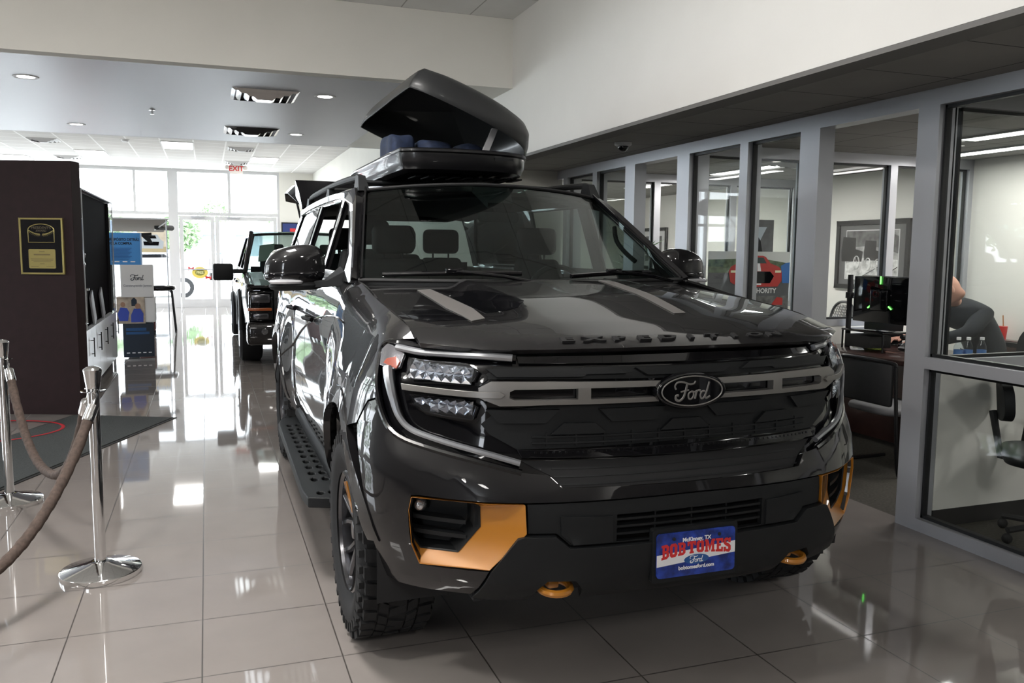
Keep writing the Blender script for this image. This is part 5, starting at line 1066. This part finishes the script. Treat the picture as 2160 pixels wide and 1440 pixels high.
for i, (x, y) in enumerate(((4.948, 4.475), (5.017, 4.455), (5.115, 4.43))):
    b_ = thing('water_bottle', ('clear water bottle with a blue label, leftmost of three behind the glass', 'clear water bottle with a blue label, middle of three behind the glass', 'clear water bottle with a blue label, standing apart on the right')[i], 'bottle', (x, y, .76), group='water bottles on the desk')
    obj('body', MB().lathe([(.0, .0), (.028, .0), (.031, .01), (.031, .06), (.029, .065), (.029, .135), (.031, .14), (.028, .165), (.013, .195), (.012, .205)], 24, cap=False), WATER, b_); obj('label_band', MB().lathe([(.0305, .09), (.0305, .136)], 24, cap=False), LABB, b_); obj('cap', MB().lathe([(0, .224), (.0145, .223), (.0145, .205), (0, .205)], 16, cap=False), WHT, b_)
cu = thing('drink_cup', 'red paper cup with an orange straw behind the seated person', 'cup', (6.77, 5.66, .80)); obj('cup', MB().lathe([(0, 0), (.032, 0), (.042, .12), (.0, .12)], 20, cap=False), RED, cu); obj('straw', MB().cyl((.01, 0, .10), (-.005, 0, .22), .005, 6), ORANGE, cu)
sd_ = thing('side_cabinet', 'low dark cabinet against the back wall of the desk office', 'cabinet', (6.77, 5.6, 0)); obj('body', MB().rbox(-.06, .06, -.35, .35, 0, .80, .006), DESK, sd_); obj('door', MB().box(-.065, -.06, -.33, -.01, .12, .76), DESK, sd_); obj('door', MB().box(-.065, -.06, .01, .33, .12, .76), DESK, sd_)
# seated person
SKIN = mat('skin', (.42, .22, .16), .55, noise=.12, nscale=12); SHIRT = mat('dark_charcoal_shirt', (.012, .015, .020), .85, noise=.3, nscale=20); JEANS = mat('dark_trousers', (.02, .022, .03), .9)
PS = thing('person', 'bald person with glasses in a dark shirt, leaning over the desk, hand on mouse', 'person', (6.36, 5.40, 0))
def skinned(name, vs, es, rs, m, parent, sub=2, root=0):
    me = bpy.data.meshes.new(name); me.from_pydata(vs, es, []); o = bpy.data.objects.new(name, me); COL.objects.link(o); o.parent = parent
    d = o.modifiers.new('skin', 'SKIN'); d.use_smooth_shade = True
    for i, r in enumerate(rs):
        v = me.skin_vertices[0].data[i]; v.radius = (r, r) if not isinstance(r, tuple) else r; v.use_root = (i == root)
    s_ = o.modifiers.new('sub', 'SUBSURF'); s_.levels = sub; s_.render_levels = sub; me.materials.append(m); return o
O_ = Vector((6.36, 5.40, 0)); Jr = lambda *p: tuple(Vector(p)-O_)
def J(x, y, z): return Jr(x*.96, y*.96, 1.551+(z-1.551)*.96)
jv = [J(6.62, 5.64, .56), J(6.57, 5.66, .78), J(6.42, 5.70, .98), J(6.29, 5.72, 1.08), J(6.20, 5.69, 1.14), J(6.12, 5.65, 1.21),
      J(6.34, 5.50, 1.03), J(6.18, 5.50, .88), Jr(5.84, 5.62, .80), J(6.36, 5.94, 1.03), J(6.22, 6.04, .90), J(6.10, 6.06, .82), J(5.98, 6.06, .79),
      J(6.44, 5.52, .52), J(6.10, 5.52, .50), Jr(5.86, 5.30, .10), J(6.44, 5.76, .52), J(6.10, 5.78, .50), Jr(5.86, 5.56, .10), Jr(5.80, 5.65, .795)]
je = [(0, 1), (1, 2), (2, 3), (3, 4), (4, 5), (3, 6), (6, 7), (7, 8), (8, 19), (3, 9), (9, 10), (10, 11), (11, 12), (0, 13), (13, 14), (14, 15), (0, 16), (16, 17), (17, 18)]
jr = [.09, .09, .10, .095, .060, .058, .065, .052, .034, .065, .050, .040, .028, .065, .05, .04, .065, .05, .04, .026]
skinned('body', jv, je, jr, SKIN, PS)
skinned('shirt', [jv[i] for i in (0, 1, 2, 3, 6, 7, 8, 9, 10, 11)]+[J(6.205, 5.69, 1.145)], [(0, 1), (1, 2), (2, 3), (3, 4), (4, 5), (5, 6), (3, 7), (7, 8), (8, 9), (3, 10)], [.175, .17, .175, .150, .105, .066, .046, .105, .066, .050, .080], SHIRT, PS)
skinned('trousers', [jv[0], jv[13], jv[14], jv[15], jv[16], jv[17], jv[18]], [(0, 1), (1, 2), (2, 3), (0, 4), (4, 5), (5, 6)], [.17, .12, .085, .065, .12, .085, .065], JEANS, PS)
HM = Matrix.Translation(J(6.05, 5.63, 1.26)) @ Matrix.Rotation(.55, 4, 'Z').inverted() @ Matrix.Rotation(-.45, 4, 'Y')
def hf(p):
    x, y, z = p                                   # the face looks along -x
    if x < -.02: y *= 1-.35*smooth(-.02, -.12, x) if z < .02 else 1; 
    if z < -.02: x += .018*smooth(-.02, -.10, z)*(-1 if x < 0 else 2.2); y *= 1-.22*smooth(-.02, -.13, z)
    if x < -.07 and .0 < z < .03: x += .010
    return tuple(HM @ Vector((x, y, z)))
hd = obj('head', MB().blob((0, 0, 0), (.105, .080, .125), 2.2, 32, 20, hf), SKIN, PS, smooth=80)
obj('nose', MB().add(*(lambda b: (b.v, b.f))(MB().loft([[(-.098, -.009, .02), (-.098, .009, .02), (-.09, .0, .03)], [(-.125, -.016, -.025), (-.125, .016, -.025), (-.10, 0, -.03)]])), HM), SKIN, hd, smooth=60)
for s_ in (-1, 1):
    obj('ear', MB().add(*(lambda b: (b.v, b.f))(MB().blob((.015, s_*.083, -.005), (.020, .010, .034), 2.2, 14, 8)), HM), SKIN, hd, smooth=80)
    obj('eye', MB().add(*(lambda b: (b.v, b.f))(MB().blob((-.092, s_*.032, .018), (.010, .014, .010), 2, 10, 6)), HM), WHT, hd)
obj('mouth', MB().tube([HM @ Vector((-.095, -.025, -.058)), HM @ Vector((-.108, 0, -.056)), HM @ Vector((-.095, .025, -.058))], .005, 6), mat('lips', (.35, .12, .10), .5), hd)
gls = MB()
for s_ in (-1, 1):
    gls.tube([HM @ Vector((-.070+.02*math.sin(t)*.3, s_*.036+.026*math.cos(t), .080+.020*math.sin(t))) for t in [k*PI/8 for k in range(16)]], .0028, 6, closed=True); gls.tube([HM @ Vector(p) for p in ((-.066, s_*.062, .082), (-.03, s_*.084, .06), (.02, s_*.088, .020))], .003, 6)
gls.tube([HM @ Vector((-.074, -.010, .08)), HM @ Vector((-.074, .010, .08))], .003, 6)
obj('eyeglasses', gls, GLOSSK, PS)
def hand(wr, dr, up, side, name='hand'):
    wr, dr, up = Vector(wr), Vector(dr).normalized(), Vector(up).normalized(); lt_ = dr.cross(up).normalized()*side
    P = [wr, wr+dr*.045, wr+dr*.085]; vs = list(P); es = [(0, 1), (1, 2)]; rs = [.027, (.036, .018), (.038, .015)]
    for k, (of, ln) in enumerate(((-.030, .068), (-.010, .078), (.010, .073), (.029, .058))):
        b = wr+dr*.092+lt_*of; q1 = b+dr*ln*.45+up*.004; q2 = b+dr*ln*.75-up*.012; q3 = b+dr*ln-up*.028; i = len(vs); vs += [b, q1, q2, q3]; es += [(2, i), (i, i+1), (i+1, i+2), (i+2, i+3)]; rs += [.0105, .0095, .009, .0078]
    i = len(vs); t0 = wr+dr*.035-lt_*.028; vs += [t0, t0+dr*.030-lt_*.022-up*.006, t0+dr*.058-lt_*.028-up*.012]; es += [(1, i), (i, i+1), (i+1, i+2)]; rs += [.014, .011, .009]
    return skinned(name, [tuple(v) for v in vs], es, rs, SKIN, PS, 2)
hand(J(5.98, 6.06, .79), (-1, -.15, -.02), (0, 0, 1), 1); hand(Jr(5.80, 5.65, .80), (-.95, .25, -.05), (0, 0, 1), -1)
# chairs
def office_chair(label, x, y, rz, mesh=False, hb=1.02, w_=.24):
    t = thing('office_chair', label, 'chair', (x, y, 0), rz); m = MATTK if mesh else SATINK       # the seat faces +x
    obj('seat', MB().blob((.0, 0, .47), (.25, .25, .045), 4, 28, 8), m, t, smooth=60)
    out = [(-.27+.05*math.cos(a)-.0, 1.0*w_*math.copysign(abs(math.cos(a))**.7, math.cos(a)), .78+(hb-.78)*math.copysign(abs(math.sin(a))**.7, math.sin(a))) for a in [k*2*PI/28 for k in range(28)]]
    bx = lambda yy, z: -.24-.18*max(0, z-.5)*.5-.35*(w_*w_-yy*yy)
    ring_ = [(bx(p[1], p[2]), p[1], p[2]) for p in out]
    if mesh:
        obj('back_frame', MB().tube(ring_, .015, 8, closed=True), mat('grey_chair_frame', (.10, .10, .105), .5), t); lat = MB()
        zr = hb-.78
        for k in range(-14, 15):
            for d_ in (1, -1):
                pts = []
                for j in range(0, 17):
                    z = .78-zr+2*zr*j/16; yy = k*.034+d_*(z-.78)*.6
                    if (abs(yy)/w_)**2.9+(abs(z-.78)/zr)**2.9 < .97: pts.append((bx(yy, z), yy, z))
                if len(pts) > 2: lat.tube(pts, .0035, 4)
        obj('back_mesh', lat, mat('grey_mesh_weave', (.12, .12, .125), .6), t, fix=False)
    else:
        obj('backrest', MB().conform([[(p[1], p[2]) for p in out]], lambda a, b, o: (bx(a, b)-o, a, b), 0, .05, step=.05), m, t, bevel=.015)
    obj('column', MB().cyl((0, 0, .10), (0, 0, .45), .025), ALU, t)
    obj('back_bracket', MB().tube([(0, 0, .42), (-.25, 0, .45), (-.30, 0, .70)], .02, 8), MATTK, t)
    for k in range(5):
        a = k*2*PI/5; l = obj('foot', MB().tube([(0, 0, .10), (.25*math.cos(a), .25*math.sin(a), .075)], .018, 8), MATTK, t); obj('caster', MB().blob((.25*math.cos(a), .25*math.sin(a), .03), (.028, .028, .03), 2, 10, 6), MATTK, l)
    for s_ in (-1, 1): obj('armrest', MB().tube([(-.12, s_*.26, .45), (-.10, s_*.29, .64), (.12, s_*.29, .66)], .016, 8), MATTK, t)
    return t
office_chair('grey mesh backed office chair in the office behind the picture', 6.10, 7.35, PI-.3, True, 1.05, .27)
office_chair('black office chair seen low through the nearest right pane', 4.29, 3.22, -.8, False, .90, .24)
office_chair('tall black chair back behind the glass at the right edge of the photo', 6.0, 4.86, PI, False, .99, .20)
office_chair('black office chair the bald person sits on', 6.36, 5.42, PI, False, .80, .20)
gc = thing('guest_chair', 'dark guest chair with a grey seat in the open doorway of the desk office', 'chair', (4.52, 4.78, 0))
TUB = mat('dark_steel_tube', (.03, .03, .032), .3, .7)
obj('backrest', MB().rbox(-.10, -.07, -.25, .25, .50, .80, .02), mat('black_back_pad', (.010, .010, .011), .6), gc); obj('seat', MB().blob((.16, 0, .45), (.25, .25, .035), 4, 28, 8), mat('grey_seat_pad', (.12, .12, .125), .6), gc, smooth=60)
for s_ in (-1, 1): obj('leg_frame', MB().tube(cat_rom([(-.08, s_*.265, .78), (-.06, s_*.27, .44), (-.02, s_*.27, .05), (.05, s_*.27, .016), (.38, s_*.27, .016)], 5), .013, 8), TUB, gc)
obj('top_rail', MB().tube(cat_rom([(-.08, -.265, .78), (-.085, -.22, .81), (-.085, .22, .81), (-.08, .265, .78)], 5), .013, 8), TUB, gc)
# pictures
def picture(label, cx_, cz, w_, h, M_, fw, art):
    t = thing('framed_picture', label, 'picture', tuple(M_.translation)); R_ = M_.copy(); R_.translation = (0, 0, 0); fr = MB()
    for a in ((-w_/2, w_/2, -h/2, -h/2+fw), (-w_/2, w_/2, h/2-fw, h/2), (-w_/2, -w_/2+fw, -h/2, h/2), (w_/2-fw, w_/2, -h/2, h/2)): fr.prism([(a[0], a[2]), (a[1], a[2]), (a[1], a[3]), (a[0], a[3])], 0, .03, R_)
    obj('frame', fr, MATTK, t, bevel=.003); art(t, R_); return t
BW = [mat('photo_grey_%d' % k, (g, g, g*.98), .8, noise=.5, nscale=14) for k, g in enumerate((.02, .12, .35, .62))]
def quad(a, b, c, d): return [(a, c), (b, c), (b, d), (a, d)]
def art1(t, R_):
    obj('mat_board', MB().prism(quad(-.50, .50, -.36, .36), 0, .008, R_), mat('grey_mat_board', (.13, .13, .13), .8), t); obj('photo_border', MB().prism(quad(-.395, .395, -.275, .275), .008, .010, R_), PAPER, t)
    im = obj('photograph', MB().prism(quad(-.385, .385, -.265, .265), .010, .011, R_), BW[2], t)
    obj('printed_road', MB().prism([(-.385, -.265), (.385, -.265), (.385, -.05), (-.05, -.02), (-.385, -.10)], .011, .0115, R_), BW[3], im); obj('printed_trees', MB().prism([(-.385, .08), (.02, .10), (.385, .02), (.385, .20), (.2, .265), (-.385, .265)], .011, .0115, R_), BW[1], im)
    carp = MB(); 
    for cx_, s in ((-.30, 1.25), (.02, 1.0)):
        carp.prism([(cx_-.12*s, -.06*s), (cx_+.13*s, -.06*s), (cx_+.14*s, .03*s), (cx_+.05*s, .05*s), (cx_+.05*s, .15*s), (cx_-.11*s, .16*s), (cx_-.13*s, .03*s)], .012, .0125, R_)
    obj('printed_cars', carp, BW[0], im); wh = MB()
    for cx_, cy_, r in ((-.215, -.085, .07), (-.04, -.10, .065), (.10, -.10, .055)):
        wh.tube([R_ @ Vector((cx_+r*.6*math.cos(a), cy_+r*math.sin(a), .013)) for a in [k*PI/12 for k in range(24)]], .007, 5, closed=True)
        for k in range(6): wh.tube([R_ @ Vector((cx_, cy_, .013)), R_ @ Vector((cx_+r*.55*math.cos(k*PI/3), cy_+r*.95*math.sin(k*PI/3), .013))], .0025, 4)
    obj('printed_wheels', wh, BW[3], im); obj('printed_rails', MB().prism([(-.2, -.265), (-.18, -.265), (.30, -.05), (.28, -.05)], .012, .0125, R_).prism([(.10, -.265), (.12, -.265), (.385, -.12), (.385, -.13)], .012, .0125, R_), BW[1], im)
picture('large black framed black and white photo of antique cars on the office wall', 0, 0, 1.08, .76, plane_m((6.845, 7.395, 1.55), (0, -1, 0), (0, 0, 1)), .05, art1)
def art2(t, R_):
    obj('mat_board', MB().prism(quad(-.42, .42, -.32, .32), 0, .008, R_), PAPER, t); im = obj('photograph', MB().prism(quad(-.26, .26, -.20, .20), .008, .010, R_), BW[1], t); obj('printed_shape', MB().prism([(-.2, -.15), (.1, -.2), (.2, .1), (-.05, .15)], .010, .011, R_), BW[0], im)
picture('small black framed picture with a white mat in the farthest office', 0, 0, .86, .66, plane_m((6.845, 12.2, 1.62), (0, -1, 0), (0, 0, 1)), .05, art2)
def art3(t, R_):
    im = obj('photograph', MB().prism(quad(-.195, .195, -.215, .215), 0, .006, R_), mat('pale_outdoor_print', (.50, .55, .50), .6, noise=.3, nscale=9), t)
    obj('printed_jacket', MB().prism([(-.17, -.215), (.05, -.215), (.10, -.10), (.18, -.02), (.15, .03), (.02, -.02), (-.06, .05), (-.14, 0)], .006, .007, R_), mat('print_black_leather', (.03, .025, .03), .6), im)
    obj('printed_hair', MB().prism([(-.12, .12), (.0, .14), (.04, .02), (.07, -.08), (.02, -.14), (-.03, -.05), (-.10, -.02), (-.14, .04)], .007, .008, R_), mat('print_blonde', (.42, .32, .16), .7), im)
    obj('printed_face', MB().prism([(.0, .10), (.05, .10), (.055, .04), (.03, .02), (.0, .04)], .008, .009, R_), mat('print_face', (.55, .36, .27), .7), im)
    obj('printed_hat', MB().prism([(-.17, .10), (.10, .115), (.10, .13), (.03, .14), (.01, .19), (-.08, .19), (-.10, .14), (-.17, .12)], .009, .010, R_), mat('print_straw', (.55, .47, .33), .7), im)
picture('small poster of a person in a straw hat on the passage end wall', 0, 0, .42, .46, plane_m((3.19, 8.895, 1.56), (1, 0, 0), (0, 0, 1)), .012, art3)
ps = thing('car_poster', 'window poster of a red sports car with white stripes, AUTHORITY printed below', 'poster', (4.36, 6.13, 1.44)); R_ = plane_m((0, 0, 0), (1, 0, 0), (0, 0, 1))
obj('sheet', MB().prism(quad(-.40, .42, -.49, .13), -.006, 0, R_), mat('poster_asphalt', (.08, .085, .09), .6, noise=.2), ps); obj('printed_sky', MB().prism([(-.40, .02), (.42, .0), (.42, .13), (-.40, .13)], 0, .001, R_), mat('poster_sky', (.55, .57, .55), .6), ps)
obj('printed_trees', MB().prism([(-.4, -.05), (.42, -.05), (.42, .03), (.1, .075), (-.4, .06)], .001, .002, R_), mat('poster_green', (.10, .14, .08), .7, noise=.5, nscale=20), ps)
RC = mat('poster_red', (.42, .03, .025), .5); BC = mat('poster_blue', (.03, .14, .40), .5)
rc = obj('printed_red_car', MB().prism([(-.10, -.17), (.30, -.17), (.34, -.12), (.34, -.04), (.31, .0), (.22, .03), (.17, .085), (.14, .095), (-.02, .095), (-.06, .08), (-.12, .03), (-.18, .0), (-.20, -.04), (-.18, -.13)], .002, .003, R_), RC, ps)
obj('printed_windscreen', MB().prism([(-.08, .03), (.18, .03), (.145, .08), (-.04, .08)], .003, .004, R_), mat('poster_glass', (.03, .05, .05), .4), rc); obj('printed_grille', MB().prism([(-.06, -.14), (.22, -.14), (.26, -.08), (.22, -.04), (-.06, -.04), (-.10, -.08)], .003, .004, R_), GLOSSK, rc)
obj('printed_stripe', MB().prism([(.035, -.038), (.072, -.038), (.068, .03), (.045, .03)], .004, .005, R_), WHT, rc); obj('printed_stripe', MB().prism([(.088, -.038), (.125, -.038), (.110, .03), (.086, .03)], .004, .005, R_), WHT, rc)
for x0_, x1_ in ((-.18, -.12), (.27, .33)): obj('printed_lamp', MB().prism(quad(x0_, x1_, -.05, -.03), .004, .005, R_), mat('poster_pale_yellow', (.7, .68, .45), .5), rc)
obj('printed_plate', MB().prism(quad(.03, .13, -.155, -.142), .004, .005, R_), WHT, rc)
obj('printed_blue_car', MB().prism([(.35, -.14), (.42, -.14), (.42, .04), (.38, .035), (.33, .01)], .002, .003, R_), BC, ps); obj('headline', txt(MB(), 'AUTHORITY', .056, R_ @ Matrix.Translation((.13, -.207, .003)), .0015), PAPER, ps)
obj('lower_strip', MB().prism(quad(-.40, .42, -.49, -.25), .0, .001, R_), BW[1], ps); obj('lower_red_mark', MB().prism([(.24, -.33), (.36, -.33), (.36, -.27), (.30, -.26)], .001, .002, R_), RC, ps)
p2_ = thing('grey_poster', 'grey poster with a pale wedge and a dark figure above the red car poster', 'poster', (4.47, 6.13, 1.70)); obj('sheet', MB().prism(quad(-.15, .13, -.13, .14), -.006, 0, R_), mat('poster_grey', (.13, .135, .14), .7, noise=.3), p2_)
obj('printed_wedge', MB().prism([(-.12, .08), (.06, .08), (-.03, -.08), (-.10, -.13)], 0, .001, R_), mat('poster_ice_blue', (.45, .52, .58), .6), p2_); obj('printed_figure', MB().prism([(-.10, -.13), (.02, -.13), (.0, -.04), (-.03, .0), (-.08, -.05)], .001, .002, R_), MATTK, p2_)
pt = thing('potted_plant', 'leafy potted plant in the far office, seen through the windscreen', 'plant', (4.35, 8.1, 0)); obj('pot', MB().lathe([(0, 0), (.13, 0), (.17, .32), (.15, .32), (.0, .30)], 24, cap=False), mat('grey_pot', (.25, .24, .22), .7), pt)
rnd = random.Random(4); mb = MB()
for k in range(60):
    a = rnd.uniform(0, 2*PI); h_ = rnd.uniform(.7, 1.65); r_ = rnd.uniform(.08, .30); c = Vector((r_*math.cos(a)*.5, r_*math.sin(a)*.5, h_)); d = Vector((math.cos(a), math.sin(a), rnd.uniform(-.2, .6))).normalized()*rnd.uniform(.16, .28); s2 = Vector((-math.sin(a), math.cos(a), 0))*.022
    mb.add([c, c+d*.4+s2, c+d, c+d*.4-s2], [(0, 1, 2, 3)])
obj('leaves', mb, mat('plant_green', (.10, .20, .08), .5), pt, fix=False, smooth=0); obj('stems', MB().cyl((0, 0, .3), (.02, 0, 1.5), .012, 6).tube([(0, 0, .5), (.10, .05, 1.3)], .008, 6), BARK, pt)
